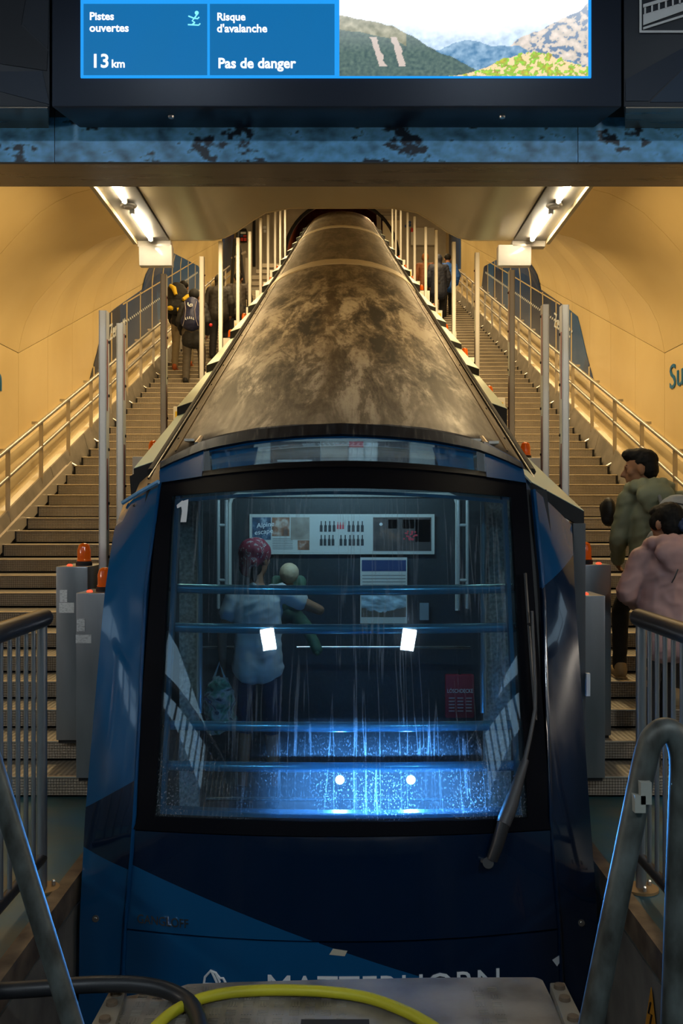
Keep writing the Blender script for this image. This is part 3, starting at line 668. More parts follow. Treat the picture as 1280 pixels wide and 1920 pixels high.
SEAL = mat('rubber_seal', (.006, .006, .007), .5)
# front panels
patch([(245, 1557), (238, 1741)], [(1035, 1557), (1045, 1741)], 8, 24, (13, 24)).build('front_panel', P_FRONT, car, smooth=50)
patch([(238, 1745), (232, 1800), (222, 1900), (218, 2010)], [(1045, 1745), (1050, 1800), (1060, 1900), (1064, 2010)], 8, 24, (24, 30)).build('lower_panel', P_FRONT, car, smooth=50)
patch([(226, 1560), (222, 2010)], [(1056, 1560), (1064, 2010)], 6, 16, (14, 28), d=-.03).build('front_backing', BLACKM, car)
# windscreen frame and glass
def arch(pts, n, b): return [(lerp(pts[0][0], pts[1][0], k/n), lerp(pts[0][1], pts[1][1], k/n)+b*(1-(2*k/n-1)**2)) for k in range(n+1)]
def loop(tl, tr, br_, bl, bt, bb, n=16, m=8):
    return arch((tl, tr), n, bt)+arch((tr, br_), m, 0)[1:]+arch((br_, bl), n, bb)[1:]+arch((bl, tl), m, 0)[1:-1]
ring(loop((298, 905), (986, 905), (1034, 1555), (247, 1555), -34, 13), loop((322, 930), (958, 932), (990, 1534), (290, 1532), -16, 8), d=.004, thick=.06).build('windscreen_frame', BAND, car, smooth=40)
def glass_build(dust, tint, streaks=True, refl=1.3):
    def f(nt, b):
        out = [n for n in nt.nodes if n.type == 'OUTPUT_MATERIAL'][0]; nt.nodes.remove(b)
        tr = N(nt, 'ShaderNodeBsdfTransparent'); tr.inputs[0].default_value = (*tint, 1)
        gl = N(nt, 'ShaderNodeBsdfGlossy'); gl.inputs['Roughness'].default_value = .015
        fr = N(nt, 'ShaderNodeFresnel'); fr.inputs[0].default_value = 1.5
        m1 = N(nt, 'ShaderNodeMixShader'); L(nt, mth(nt, 'MULTIPLY', fr.outputs[0], refl), m1.inputs[0]); L(nt, tr.outputs[0], m1.inputs[1]); L(nt, gl.outputs[0], m1.inputs[2])
        df = N(nt, 'ShaderNodeBsdfDiffuse'); df.inputs[0].default_value = (.7, .75, .8, 1); tl = N(nt, 'ShaderNodeBsdfTranslucent'); tl.inputs[0].default_value = (.75, .8, .9, 1)
        m2 = N(nt, 'ShaderNodeMixShader'); m2.inputs[0].default_value = .6; L(nt, df.outputs[0], m2.inputs[1]); L(nt, tl.outputs[0], m2.inputs[2])
        n = N(nt, 'ShaderNodeTexNoise'); n.inputs['Scale'].default_value = 1; n.inputs['Detail'].default_value = 4; n.inputs['Distortion'].default_value = .15; L(nt, objco(nt, (11, 1, .22)), n.inputs['Vector'])
        s1 = ramp(nt, n.outputs[0], [(.488, (0,)*3), (.5, (.8,)*3), (.512, (0,)*3), (.57, (0,)*3), (.58, (.8,)*3), (.592, (0,)*3)])            # dried run marks
        n2 = N(nt, 'ShaderNodeTexNoise'); n2.inputs['Scale'].default_value = 2.2; L(nt, objco(nt, (1, 1, 1)), n2.inputs['Vector'])
        s2 = ramp(nt, n2.outputs[0], [(.36, (.12,)*3), (.56, (1,)*3)])
        v = N(nt, 'ShaderNodeTexNoise'); v.inputs['Scale'].default_value = 150; v.inputs['Detail'].default_value = 2; L(nt, objco(nt, (1, 1, .6)), v.inputs['Vector'])
        s3 = ramp(nt, v.outputs[0], [(.615, (0,)*3), (.66, (1,)*3)])               # drops and specks
        low = ramp(nt, mth(nt, 'ADD', sep(nt, objco(nt))[2], mth(nt, 'MULTIPLY', n2.outputs[0], .5)), [(.55, (1,)*3), (1.3, (0,)*3)])   # extra dust low on the pane, put in to carry the headlamp glow
        k = mth(nt, 'ADD', mth(nt, 'MULTIPLY', mth(nt, 'MULTIPLY', s1, s2), .2 if streaks else .05), mth(nt, 'ADD', mth(nt, 'MULTIPLY', mth(nt, 'MULTIPLY', mth(nt, 'MULTIPLY', s3, s2), mth(nt, 'ADD', low, .12)), .45), mth(nt, 'ADD', dust, mth(nt, 'MULTIPLY', low, .016))))
        m3 = N(nt, 'ShaderNodeMixShader'); L(nt, k, m3.inputs[0]); L(nt, m1.outputs[0], m3.inputs[1]); L(nt, m2.outputs[0], m3.inputs[2]); L(nt, m3.outputs[0], out.inputs[0])
    return f
GLASS = mat('windscreen_glass', (1, 1, 1), build=glass_build(.014, (.6, .78, .86)))
GLASS2 = mat('transom_glass', (1, 1, 1), build=glass_build(.012, (.7, .86, .95), True, .7))
patch([(320, 929), (288, 1534)], [(960, 931), (992, 1536)], 16, 24, (-16, 8), d=-.012, thick=.006).build('windscreen', GLASS, car, smooth=60)
FRBL = mat('inner_frame_blue', (.05, .17, .26), .3, .4)
ring(loop((328, 936), (950, 938), (978, 1528), (300, 1526), -16, 8), loop((336, 942), (943, 944), (970, 1518), (308, 1516), -16, 8), d=-.03, thick=.05).build('inner_frame', FRBL, car)
# transom and visor
TOPL = [(300, 868), (330, 850), (385, 824), (470, 806), (560, 797), (640, 793)]
top_arc = TOPL+[(1280-x-3, y) for x, y in TOPL[::-1][1:]]
def prow(pl, d=0): return [surf(x, y, d) for x, y in pl]
ta = resample(top_arc, 24); lo = [(lerp(298, 986, k/24), 905-30*(1-(2*k/24-1)**2)) for k in range(25)]
mid = lambda t: [(lerp(a[0], c[0], t), lerp(a[1], c[1], t)) for a, c in zip(ta, lo)]
g1, g2 = (398, 846), (890, 846)
t_out_top = [(392+k*(893-392)/16, 845-27*(1-(2*k/16-1)**2)) for k in range(17)]
t_out_bot = [(396+k*(896-396)/16, 890-14*(1-(2*k/16-1)**2)) for k in range(17)]
b = MB(); b.grid([prow(mid(0)), prow(mid(.3)), ], thick=(0, .03, 0)); b.grid([prow(mid(.86)), prow(mid(1), .012)], thick=(0, .03, 0))
b.build('transom_frame', BAND, car, smooth=50)
b = MB(); b.grid([[surf(x, y) for x, y in t_out_top], [surf(x, y) for x, y in t_out_bot]], thick=(0, .006, 0)); b.build('transom_window', GLASS2, car, smooth=60)
b = MB()
b.grid([[surf(x, y-8, .002) for x, y in t_out_top], [surf(x, y+3, .002) for x, y in t_out_top]], thick=(0, .02, 0)); b.build('transom_upper_edge', P_B, car, smooth=50)
VIS = mat('visor_metal', (.02, .022, .03), .4, .2, build=noisy([(.35, (.006, .007, .011)), (.58, (.014, .016, .022)), (.75, (.09, .08, .065))], 5, (9, 1, 1), roughs=(.3, .5)))
visor_rows = []
for t in (0, .12, .25): visor_rows.append(prow(mid(t), .035-.1*(t-.12)**2))
b = MB(); b.grid(visor_rows, thick=(0, .02, -.01)); b.build('visor', VIS, car, smooth=60)
for pts in (((300, 866), (383, 827), (378, 893), (299, 905)), ((907, 827), (978, 866), (986, 905), (912, 894))):
    b = patch([pts[0], pts[3]], [pts[1], pts[2]], 6, 8, d=.014, thick=.05); b.build('corner_panel', P_B, car, smooth=50)
b = patch([(396, 848), (398, 888)], [(484, 838), (474, 882)], 3, 5, d=-.03, thick=.01); b.build('blue_blind', mat('blue_blind', (.1, .6, 1), .4), car)
b = patch([(810, 838), (826, 884)], [(886, 848), (890, 890)], 3, 5, d=-.03, thick=.01); b.build('blue_blind', mat('blue_blind', (.1, .6, 1), .4), car)
# cheeks
def cheek(inner, outer, m, nv=20):
    i = [surf(x, y, -.01) for x, y in resample(inner, nv)]; o = [px(*q) for q in resample(outer, nv)]
    rows = []
    for p, q in zip(i, o):
        row = []
        for k in range(7):
            t = k/6; v = p.lerp(q, t); v.y -= .006*math.sin(PI*t); v.x += (.003 if q.x > 0 else -.003)*math.sin(PI*t); row.append(v)
        rows.append(row)
    s = 1 if o[0].x > 0 else -1
    b = MB(); b.grid(rows, thick=(-s*.015, .03, 0)); return b, rows
lo_in = [(299, 906), (272, 1100), (250, 1555), (233, 1742), (222, 2010)]
lo_out = [(232, 945, 4.98), (212, 1000, 4.82), (195, 1120, 4.62), (160, 1520, 4.36), (151, 1690, 4.3), (149, 1740, 4.29), (146, 2010, 4.28)]
b, rl = cheek(lo_in, lo_out, P_L); b.build('cheek_panel', P_L, car, smooth=50)
ri_in = [(1002, 918), (1020, 1100), (1034, 1555), (1050, 1742), (1060, 2010)]
ri_out = [(1072, 985, 4.95), (1078, 1120, 4.64), (1105, 1520, 4.4), (1118, 1690, 4.34), (1120, 1740, 4.33), (1124, 2010, 4.32)]
b, rr = cheek(ri_in, ri_out, P_R); b.build('cheek_panel', P_R, car, smooth=50)
for inner, sx in ((lo_in, -1), (ri_in, 1)):                      # black gutters between cheek and front, and the lower seam
    a = [surf(x, y, -.05) for x, y in resample(inner, 12)]; b = MB()
    b.grid([[p+Vector((sx*.06, .0, 0)), p+Vector((-sx*.09, 0, 0))] for p in a], thick=(0, .02, 0)); b.build('gutter', SEAL, car)
EDG = mat('edge_light_blue', (.12, .34, .62), .25)
for inner, sx, mm in ((lo_in, -1, P_B), (ri_in, 1, P_R)):
    a = [surf(x+sx*-1, y, .004) for x, y in resample(inner, 16)]; b = MB(); b.tube(a, .009, 6); b.build('cheek_edge', mm, car, smooth=60)
for x, y in ((179, 1723), (1090, 1731)):
    p = min((q for r_ in (rl if x < 640 else rr) for q in r_), key=lambda q: math.hypot(q.x/q.y*FOC+CX-x, CY-(q.z-EYE)/q.y*FOC-y)); p = px(x, y, p.y-.004); b = MB(); b.tube([p+Vector((0, .03, 0)), p], .015, 16); b.tube([p, p-Vector((0, .004, 0))], .007, 6); b.build('panel_lock', STEEL, car, smooth=40)
# left cheek cap rising to the roof, light strip
SKIN = mat('shoulder_metal', (.1, .085, .07), .3, .5)
b = MB(); b.grid([[rl[0][6], rl[0][3], rl[0][0]], [px(252, 928, 5.35), px(276, 910, 5.25), px(298, 885, 5.15)], [px(262, 905, 5.7), px(285, 885, 5.6), px(306, 860, 5.5)]], thick=(0, .01, -.02)); b.build('shoulder_panel', SKIN, car, smooth=50)
b = MB(); b.tube([rl[0][6]+Vector((0, -.02, .006)), rl[0][3]+Vector((0, -.03, .006)), rl[0][0]+Vector((0, -.03, .006))], .012, 6); b.build('edge_strip', EDG, car)
b = MB(); p = px(255, 948, 4.86); b.ell(p, (.018, .008, .008), 10, 6); b.build('side_lamp', BLACK, car)
# roof
def zr(y): return .326+SL*y
RPF = [(0, 0), (.25, .014), (.45, .048), (.62, .1), (.76, .155), (.88, .22), (.97, .29), (1.04, .37), (1.07, .41)]
def drop(x):
    x = abs(x)
    for (a, h0), (c, h1) in zip(RPF, RPF[1:]):
        if x <= c: return h0+(h1-h0)*(x-a)/(c-a)
    return RPF[-1][1]
def roof_build(nt, b):
    def nz(scale, detail, st, rough=.6, dist=0):
        n = N(nt, 'ShaderNodeTexNoise'); n.inputs['Scale'].default_value = scale; n.inputs['Detail'].default_value = detail; n.inputs['Roughness'].default_value = rough; n.inputs['Distortion'].default_value = dist; L(nt, objco(nt, st), n.inputs['Vector']); return n.outputs[0]
    x, y, z = sep(nt, objco(nt))
    n1 = nz(5, 9, (1, .17, 0), .7, .6); n2 = nz(1.6, 3, (1, .16, 0)); n3 = nz(26, 4, (1, .2, 0), .7); n4 = nz(12, 3, (1, .04, 0))
    t = mth(nt, 'ADD', mth(nt, 'MULTIPLY', n1, .62), mth(nt, 'MULTIPLY', n2, .38)); t = mth(nt, 'ADD', t, mth(nt, 'MULTIPLY', mth(nt, 'SUBTRACT', n3, .5), .2))
    ax = mth(nt, 'ABSOLUTE', x)
    c1 = ramp(nt, t, [(.42, (.012, .011, .01)), (.455, (.05, .04, .03)), (.48, (.1, .082, .06)), (.505, (.12, .1, .075)), (.52, (.23, .195, .15)), (.57, (.36, .32, .25))])
    c2 = ramp(nt, mth(nt, 'ADD', mth(nt, 'MULTIPLY', n4, .7), mth(nt, 'MULTIPLY', n2, .3)), [(.35, (.085, .068, .048)), (.65, (.17, .145, .11))])
    # the weathered field lies on the middle of the lower roof; rust run down the centre line
    wy = ramp(nt, mth(nt, 'ADD', mth(nt, 'DIVIDE', y, 30), mth(nt, 'MULTIPLY', mth(nt, 'SUBTRACT', n2, .5), .25)), [(.16, (0,)*3), (.19, (1,)*3), (.33, (1,)*3), (.47, (.2,)*3)])
    wx = ramp(nt, mth(nt, 'ADD', ax, mth(nt, 'MULTIPLY', mth(nt, 'SUBTRACT', n1, .5), .5)), [(.6, (1,)*3), (.95, (.25,)*3)])
    mx = N(nt, 'ShaderNodeMix', data_type='RGBA'); L(nt, mth(nt, 'MULTIPLY', wy, wx), mx.inputs[0]); L(nt, c2, mx.inputs[6]); L(nt, c1, mx.inputs[7])
    rs = ramp(nt, mth(nt, 'ADD', mth(nt, 'ABSOLUTE', mth(nt, 'ADD', x, .1)), mth(nt, 'MULTIPLY', mth(nt, 'SUBTRACT', n1, .5), .4)), [(.02, (.55,)*3), (.1, (0,)*3)])
    m2 = N(nt, 'ShaderNodeMix', data_type='RGBA'); L(nt, mth(nt, 'MULTIPLY', rs, wy), m2.inputs[0]); L(nt, mx.outputs[2], m2.inputs[6]); m2.inputs[7].default_value = (.06, .04, .022, 1)
    L(nt, m2.outputs[2], b.inputs['Base Color'])
    L(nt, ramp(nt, t, [(.42, (.68,)*3), (.58, (.46,)*3)]), b.inputs['Roughness'])
    bp = N(nt, 'ShaderNodeBump'); bp.inputs['Strength'].default_value = .1; bp.inputs['Distance'].default_value = .01; L(nt, n1, bp.inputs['Height']); L(nt, bp.outputs[0], b.inputs['Normal'])
ROOF = mat('weathered_roof', (.25, .2, .15), .4, .1, spec=.3, build=roof_build)
def yfront(x): return surf(*min(ta, key=lambda q: abs(surf(*q).x-x))).y if False else 5.02+.5*(x/1.07)**2
xs = sorted(set([-x for x, _ in RPF]+[x for x, _ in RPF]+[-.93, .93, -.12, .12]))
def roof_rows(y0f, y1, off=0, ny=14):
    rows = []
    for k in range(ny+1):
        t = (k/ny)**1.6; rows.append([(x, lerp(y0f(x), y1, t), zr(lerp(y0f(x), y1, t))-drop(x)+off) for x in xs])
    return rows
segs = [(yfront, 14.15, 14), (lambda x: 14.23, 23.6, 6), (lambda x: 23.68, 33.6, 6)]
for f, y1, ny in segs: MB().grid(roof_rows(f, y1, 0, ny), thick=(0, 0, -.04)).build('roof_section', ROOF, car, smooth=60)
RING = mat('roof_ring_metal', (.5, .44, .33), .5, .2)
for y in (14.19, 23.64):
    b = MB(); b.grid([[(x, y+d, zr(y+d)-drop(x)+.02) for x in xs] for d in (-.33, .33)], thick=(0, 0, -.03)); b.build('roof_ring', RING, car, smooth=60)
b = MB(); b.grid([[(x, 33.6+d, zr(33.6)-drop(x)-q) for x in xs] for d, q in ((0, 0), (.25, .06), (.35, .3))], thick=(0, 0, -.02)); b.build('roof_end', ROOF, car, smooth=60)
for sx in (-1, 1):
    # raised seam and black gutter rail along the roof edge
    b = MB()
    x = .93*sx; b.tube([(x, y, zr(y)-drop(x)+.002) for y in (yfront(x), 14, 33.5)], .007, 6); b.build('roof_seam', SKIN, car)
    x = 1.092*sx; b = MB(); b.tube([(x, y, zr(y)-.405) for y in (5.5, 14, 33.5)], .022, 8); b.build('roof_gutter', BLACKM, car, smooth=60)
    x = 1.075*sx; b = MB(); b.tube([(x, y, zr(y)-.395) for y in (5.35, 14, 33.5)], .007, 6); b.build('gutter_lip', BLACK, car, smooth=60)
    for k in range(14):                                     # rivets
        pass
    xb_ = .78*sx; yb = yfront(xb_)-.02; zb_ = zr(yb)-drop(xb_)
    b = MB(); b.box(xb_-.075, xb_-.02, yb-.05, yb+.1, zb_-.0, zb_+.012); b.box(xb_+.02, xb_+.075, yb-.05, yb+.1, zb_-.015, zb_+.0); b.tube([(xb_, yb-.1, zb_-.02), (xb_, yb+.08, zb_+.03)], .012, 8); b.build('roof_bracket', ALU, car)
riv = MB()
for sx in (-1, 1):
    for k in range(26): y = 5.9+k*.75; x = sx*1.0; riv.ell((x, y, zr(y)-drop(x)), .009, 6, 4)
riv.build('roof_rivets', BLACK, car)['kind'] = 'stuff'
# body sides under the roof, with stepped door bays
SIDE = mat('car_side', (.006, .02, .055), .25)
for sx in (-1, 1):
    b = MB(); ys = (5.0, 34)
    b.prism([(sx*1.05, 5.0, -.6), (sx*1.05, 5.0, zr(5.0)-.45), (sx*1.05, 33.6, zr(33.6)-.45), (sx*1.05, 33.6, zr(33.6)-3.0), (sx*1.05, 5.6, -.6)], (sx*.06, 0, 0)); b.build('side_wall', SIDE, car)
MINT = mat('door_canopy_glass', (.5, .62, .52), .3)
LYF = [5.9, 7.45, 9.07, 11, 13.1, 15.4, 17.7, 20.1, 22.4, 24.7, 27, 29.3, 31.5]
RYF = [5.0, 7.4, 8.9, 10.2, 11.7, 13, 15.6, 17.8, 20, 22.8, 25.6, 28, 30.5]
for sx, Y in ((-1, LYF), (1, RYF)):
    for k, y in enumerate(Y):
        y1 = Y[k+1] if k+1 < len(Y) else y+2; Lc = y1-y+.12; s2 = SL-.045 if (k or sx < 0) else .245
        zi, zo = zr(y)-.44, zr(y)-.505
        if sx > 0 and k == 0: zi, zo = zr(y)-.43, zr(y)-.50
        xi, xo = sx*1.09, sx*1.275
        if sx > 0 and k == 0: xi, xo = sx*.99, sx*1.262; zi = 1.815; zo = 1.665
        tops = [(xi, y, zi), (xo, y, zo), (xo, y+Lc, zo+s2*Lc), (xi, y+Lc, zi+s2*Lc)]
        b = MB(); lo_ = [Vector(p)-Vector((0, 0, .012)) for p in tops]; b.hexa([*lo_, *tops]); cn = b.build('door_canopy', MINT, car)
        h = .15 if k else .09
        b = MB(); b.prism([(xi, y-.004, zi-.004), (xo, y-.004, zo-.004), (xo, y-.004, zo-h), (xi, y-.004, zi-h)], (0, .03, 0)); b.build('canopy_front', BLACKM, cn)
        b = MB(); b.prism([(xo-sx*.012, y+.03, zo-.014), (xo-sx*.012, y+Lc, zo+s2*Lc-.014), (xo-sx*.012, y+Lc, zo+s2*Lc-h), (xo-sx*.012, y+.03, zo-h)], (-sx*.02, 0, 0)); b.build('canopy_side', SKIN, cn)
    # door leaf ends below
DFR = mat('door_frame_dark', (.07, .075, .08), .5, .2)
b = MB(); b.box(1.195, 1.262, 4.96, 5.03, -.5, 1.6); b.build('door_post', DFR, car, bevel=.006)
b = MB(); p = px(1099, 1262, 4.95); q = px(1103, 1304, 4.95); b.box(p.x-.005, q.x+.004, 4.93, 4.96, q.z, p.z); b.build('white_plate', WHITEP, car)
b = MB(); b.box(-1.21, -1.16, 5.86, 5.92, -.2, zr(5.9)-.6); b.build('door_post', DFR, car)
b = MB(); b.prism([px(243, 893, 5.85), px(290, 866, 5.85), px(288, 900, 5.85), px(246, 935, 5.85)], (0, .04, 0)); b.build('corner_block', BLACKM, car)
# interior of the first compartment
INT = mat('bulkhead_lining', (.013, .02, .024), .45, build=noisy([(.4, (.009, .014, .017)), (.6, (.018, .026, .03))], 60))
LIN = mat('speckled_lining', (.28, .29, .28), .7, build=noisy([(.38, (.22, .23, .21)), (.62, (.46, .47, .43))], 55))
YB = 6.3
b = MB(); b.prism([(-1.05, YB, -.05), (1.05, YB, -.05)]+[(x, YB, zr(YB)-drop(x)-.05) for x in (1.04, .88, .62, .3, 0, -.3, -.62, -.88, -1.04)], (0, .06, 0)); b.build('bulkhead', INT, car)
b = MB(); b.box(-1.05, 1.05, 4.4, YB, -.08, -.03); b.build('cabin_floor', CONC, car)
b = MB(); b.box(-1.0, 1.0, YB-.03, YB-.001, 1.86, 2.1); b.build('header_board', mat('header_lining', (.07, .08, .085), .5), car)
for x0_, x1_, sx in ((336, 372, -1), (908, 958, 1)):
    b = MB(); p, q = px(x0_, 1532, 5.0), px(x1_, 950, 5.0); b.box(p.x, q.x, 5.0, 5.05, 0.05, 1.72); b.build('pillar_lining', LIN, car)
    b = MB(); b.tube([(px(374 if sx < 0 else 906, 0, 4.96).x, 4.96, .62), (px(374 if sx < 0 else 906, 0, 4.96).x, 4.96, 1.72)], .016, 10); b.build('corner_pole', POLE, car, smooth=60)
    b = MB(); b.box(sx*1.03, sx*1.045, 5.05, YB, -.03, 1.7); b.build('side_lining', INT, car)
    g = MB(); xx = [px(v, 0, 6.1).x for v in ((409, 424) if sx < 0 else (859, 876))]
    for v in xx: g.tube([(v, 6.1, 1.05), (v, 6.1, 1.74)], .012, 8)
    for z in (1.58, 1.23): g.tube([(xx[0], 6.1, z), (xx[1], 6.1, z)], .011, 8)
    g.build('grab_rail', POLE, car, smooth=60)
FRM = mat('pale_frame', (.5, .52, .48), .45)
pts = [(-.735, 1.02), (-.735, 1.72), (-.72, 1.76), (-.68, 1.777), (.7, 1.777), (.745, 1.76), (.76, 1.72), (.76, 1.02)]
b = MB(); b.tube([(x, YB-.012, z) for x, z in pts], .018, 6); b.build('bulkhead_frame', FRM, car, smooth=60)
for y, x0_, x1_ in ((1106, 324, 962), (1179, 318, 967), (1362, 305, 978), (1438, 299, 984)):
    a = [surf(lerp(x0_, x1_, k/8), y+4*(1-(2*k/8-1)**2)-3, -.1) for k in range(9)]; b = MB(); b.tube(a, .0235, 14); gb = b.build('guard_bar', mat('guard_bar_steel', (.22, .52, .7), .2, .6), car, smooth=60)  # steel bars with the reflected blue light put into their colour
    for e in (a[0], a[-1]): b = MB(); b.tube([e+Vector((0, .0, 0)), e+Vector((0, -.05, 0))], .012, 8); b.build('bar_bracket', BLACK, gb)
b = MB(); b.tube([(-.29, 6.2, .79), (.83, 6.2, .79)], .012, 8); b.build('grab_rail', CHROME, car, smooth=60)
b = MB(); b.tube([(-.9, 6.2, .79), (-.62, 6.2, .79)], .012, 8); b.build('grab_rail', CHROME, car, smooth=60)
b = MB(); b.tube([(-.67, 4.75, .235), (.65, 4.75, .235)], .012, 8); b.build('kick_rail', CHROME, car, smooth=60)
b = MB(); b.box(-.8, .8, 4.36, 4.6, -.03, .16); b.build('dashboard', mat('dash_grey', (.015, .018, .022), .6), car, bevel=.01)
HLAMP = mat('headlamp_glow', (1, 1, 1), .4, emit=(.6, .82, 1), estr=120)
for x in (637, 770):
    p = px(x, 1462, 4.56); b = MB(); b.tube([p+Vector((0, .06, 0)), p+Vector((0, .0, 0))], [.035, .03], 16); h = b.build('headlamp', BLACK, car, smooth=40)
    b = MB(); b.tube([p+Vector((0, -.001, 0)), p+Vector((0, -.006, 0))], .02, 16); b.build('headlamp_lens', HLAMP, h)
    b = MB(); b.tube([p+Vector((0, .03, 0)), Vector((p.x, p.y+.03, .15))], .008, 8); b.build('headlamp_stem', BLACK, h)
    l = bpy.data.lights.new('headlamp_light', 'SPOT'); l.energy = 105; l.color = (.12, .42, 1); l.spot_size = 2.1; l.spot_blend = .8; l.shadow_soft_size = .02
    o = bpy.data.objects.new('headlamp_light', l); COL.objects.link(o); o.location = p+Vector((0, -.02, 0)); o.rotation_euler = (PI/2, 0, PI)
# cool fill light added for the cabin posters; then the two lamps of the entrance hall mirrored in the glass
area('cabin_lamp', (0, 5.35, 2.03), (1.0, .05), 13, (.88, .96, 1), (1.2, 0, 0))
hits = []
for x, y in ((502, 1196), (765, 1197)):
    P = surf(x, y); e = 2; pu, pv = surf(x+e, y), surf(x, y+e); nrm = (pu-P).cross(pv-P).normalized()
    if nrm.y > 0: nrm = -nrm
    d = (P-Vector((0, 0, EYE))).normalized(); r = d-2*d.dot(nrm)*nrm; t = (4.97-P.z)/r.z; hits.append(P+r*t)
for k, h in enumerate(hits):
    lp = thing('panel_lamp', 'white ceiling panel lamp of the entrance hall, mirrored at the %s of the windscreen' % ('left', 'right')[k], 'ceiling light', (h.x, h.y, 4.97))
    b = MB(); b.box(h.x-.25, h.x+.25, h.y-.27, h.y+.27, 4.96, 5.0); b.build('lamp_frame', POSTS, lp)
    b = MB(); b.box(h.x-.23, h.x+.23, h.y-.25, h.y+.25, 4.945, 4.962); b.build('diffuser', PANEL, lp)
# posters in the compartment
pf = thing('poster_frame', 'long framed wine poster board high on the compartment bulkhead', 'poster', (0, 6.27, 1.38))
YP = 6.27
def ip(x, y, d=0): return px(x, y, YP-d)
def ibox(x0, y0, x1, y1, m, name, par, d0=0, d1=.004, Y=YP):
    p, q = px(x0, y1, Y), px(x1, y0, Y); b = MB(); b.box(p.x, q.x, Y-d1, Y-d0, p.z, q.z); return b.build(name, m, par)
PAPER = mat('poster_paper', (.46, .47, .45), .5); BROWN = mat('photo_brown', (.2, .1, .06), .5, build=noisy([(.35, (.05, .025, .015)), (.5, (.25, .1, .05)), (.65, (.5, .42, .36))], 16))
NAVYP = mat('photo_navy', (.02, .05, .11), .5, build=noisy([(.35, (.008, .02, .05)), (.55, (.03, .08, .15)), (.7, (.3, .36, .42))], 22))
GREYP = mat('photo_grey', (.25, .22, .19), .5, build=noisy([(.35, (.2, .16, .13)), (.65, (.32, .28, .24))], 12))
DARKP = mat('photo_dark', (.06, .04, .035), .5, build=noisy([(.35, (.025, .02, .02)), (.6, (.07, .05, .045)), (.75, (.2, .1, .06))], 14))
INK = mat('print_ink', (.02, .02, .025), .5); INKR = mat('print_red', (.5, .03, .05), .5); INKG = mat('print_grey', (.2, .2, .2), .5); INKB = mat('print_blue', (.01, .03, .12), .5)
ibox(468, 964, 814, 1039, FRM, 'frame', pf, 0, .012); sheet = ibox(471, 967, 811, 1036, PAPER, 'poster_sheet', pf, .012, .014)
for q, m in (((473, 970, 508, 1012), NAVYP), ((510, 970, 543, 1005), BROWN), ((545, 970, 580, 1012), GREYP), ((558, 1013, 580, 1031), BROWN), ((699, 970, 808, 1033), DARKP), ((727, 974, 744, 991), PAPER), ((754, 974, 776, 991), BROWN), ((778, 974, 806, 1016), INKB)): ibox(*q, m, 'photo', sheet, .014, .0155)
b = MB(); hx = ip(714, 983, .0158); b.lathe([(.011, 0), (.011, .001)], (0, 0, 0), 6); b.v = [(hx.x+q[0], hx.y-q[2], hx.z+q[1]) for q in b.v]; b.build('hexagon_mark', WHITEP, sheet)
bt = MB(); br_ = MB()
def bottle(x, y, h, B):
    w_ = h*.13
    for (a, c, e, f) in ((-w_, .0, w_, .62), (-w_*.4, .6, w_*.4, 1)):
        p, q = ip(x+a, y-c*h, .0155), ip(x+e, y-f*h, .0155); B.box(p.x, q.x, YP-.0165, YP-.0155, p.z, q.z)
for k, x in enumerate((602, 610, 618, 626, 654, 662, 671, 679)): bottle(x, 997, 20, bt)
for x in (633, 638, 643): bottle(x, 992, 13, br_)
for x in (602, 609, 617, 624, 639, 647, 656, 663, 671, 679): bottle(x, 1023, 20, bt)
bt.build('bottle_print', INK, sheet); br_.build('bottle_print', INKR, sheet)
for k in range(7): ibox(511, 1009+k*3.2, 549, 1010.2+k*3.2, INKG, 'text_line', sheet, .014, .0152)
put_text('poster_text', 'Alpine', .045, WHITEP, ip(481, 990, .016), (1, 0, .12), (0, 0, 1), sheet, .0005); put_text('poster_text', 'escape', .045, WHITEP, ip(477, 1003, .016), (1, 0, .12), (0, 0, 1), sheet, .0005)
b = MB()
random.seed(3)
for k in range(26): p = ip(random.uniform(757, 781), random.uniform(996, 1013), .016); b.ell(p, (.006, .001, .006), 6, 4)
b.build('dot_print', INKR, sheet)
nt_ = thing('notice', 'white notice sheet with a blue header and alpine photo on the bulkhead', 'notice', (.27, 6.28, .94))
ns = ibox(675, 1045, 763, 1169, PAPER, 'sheet', nt_, 0, .003)
ibox(678, 1050, 761, 1071, INKB, 'header', ns, .003, .004)
for k in range(4): ibox(679, 1078+k*6, 760, 1079.6+k*6, INKG, 'text_line', ns, .003, .004)
p0, p1 = px(677, 1157, YP-.005), px(761, 1104, YP-.005)
colgrid('alpine_photo', 60, 40, lambda u, v: (p0.x+u*(p1.x-p0.x), YP-.0045, p0.z+v*(p1.z-p0.z)), lambda u, v: (.1, .08, .06) if v < .16+.35*abs(u-.45) +.06*fbm(u*8, 1) else tuple(c*(.35+max(0, fbm(u*3+v*2, v*5, 2)+.45)) for c in (.35, .5, .6)), mat('alpine_photo', (.2, .2, .2), .5, build=attr_build()), ns)
cp = thing('card_holder', 'small clear card holder beside the notice on the bulkhead', 'card holder', (.52, 6.28, .96)); ibox(786, 1130, 803, 1162, mat('clear_card', (.2, .25, .28), .2), 'pocket', cp, 0, .02)
pc = thing('fire_blanket_pouch', 'red fire blanket pouch with white print low on the bulkhead', 'fire blanket', (.76, 6.28, .3))
PCH = mat('red_pouch', (.28, .008, .03), .5)
p, q = px(834, 1345, YP), px(888, 1264, YP); b = MB(); b.box(p.x, q.x, YP-.03, YP+.02, p.z, q.z); po = b.build('pouch', PCH, pc, bevel=.012)
put_text('pouch_text', 'LÖSCHDECKE', .036, WHITEP, px(838, 1299, YP-.033), (1, 0, 0), (0, 0, 1), po, .0005, sx=.74)
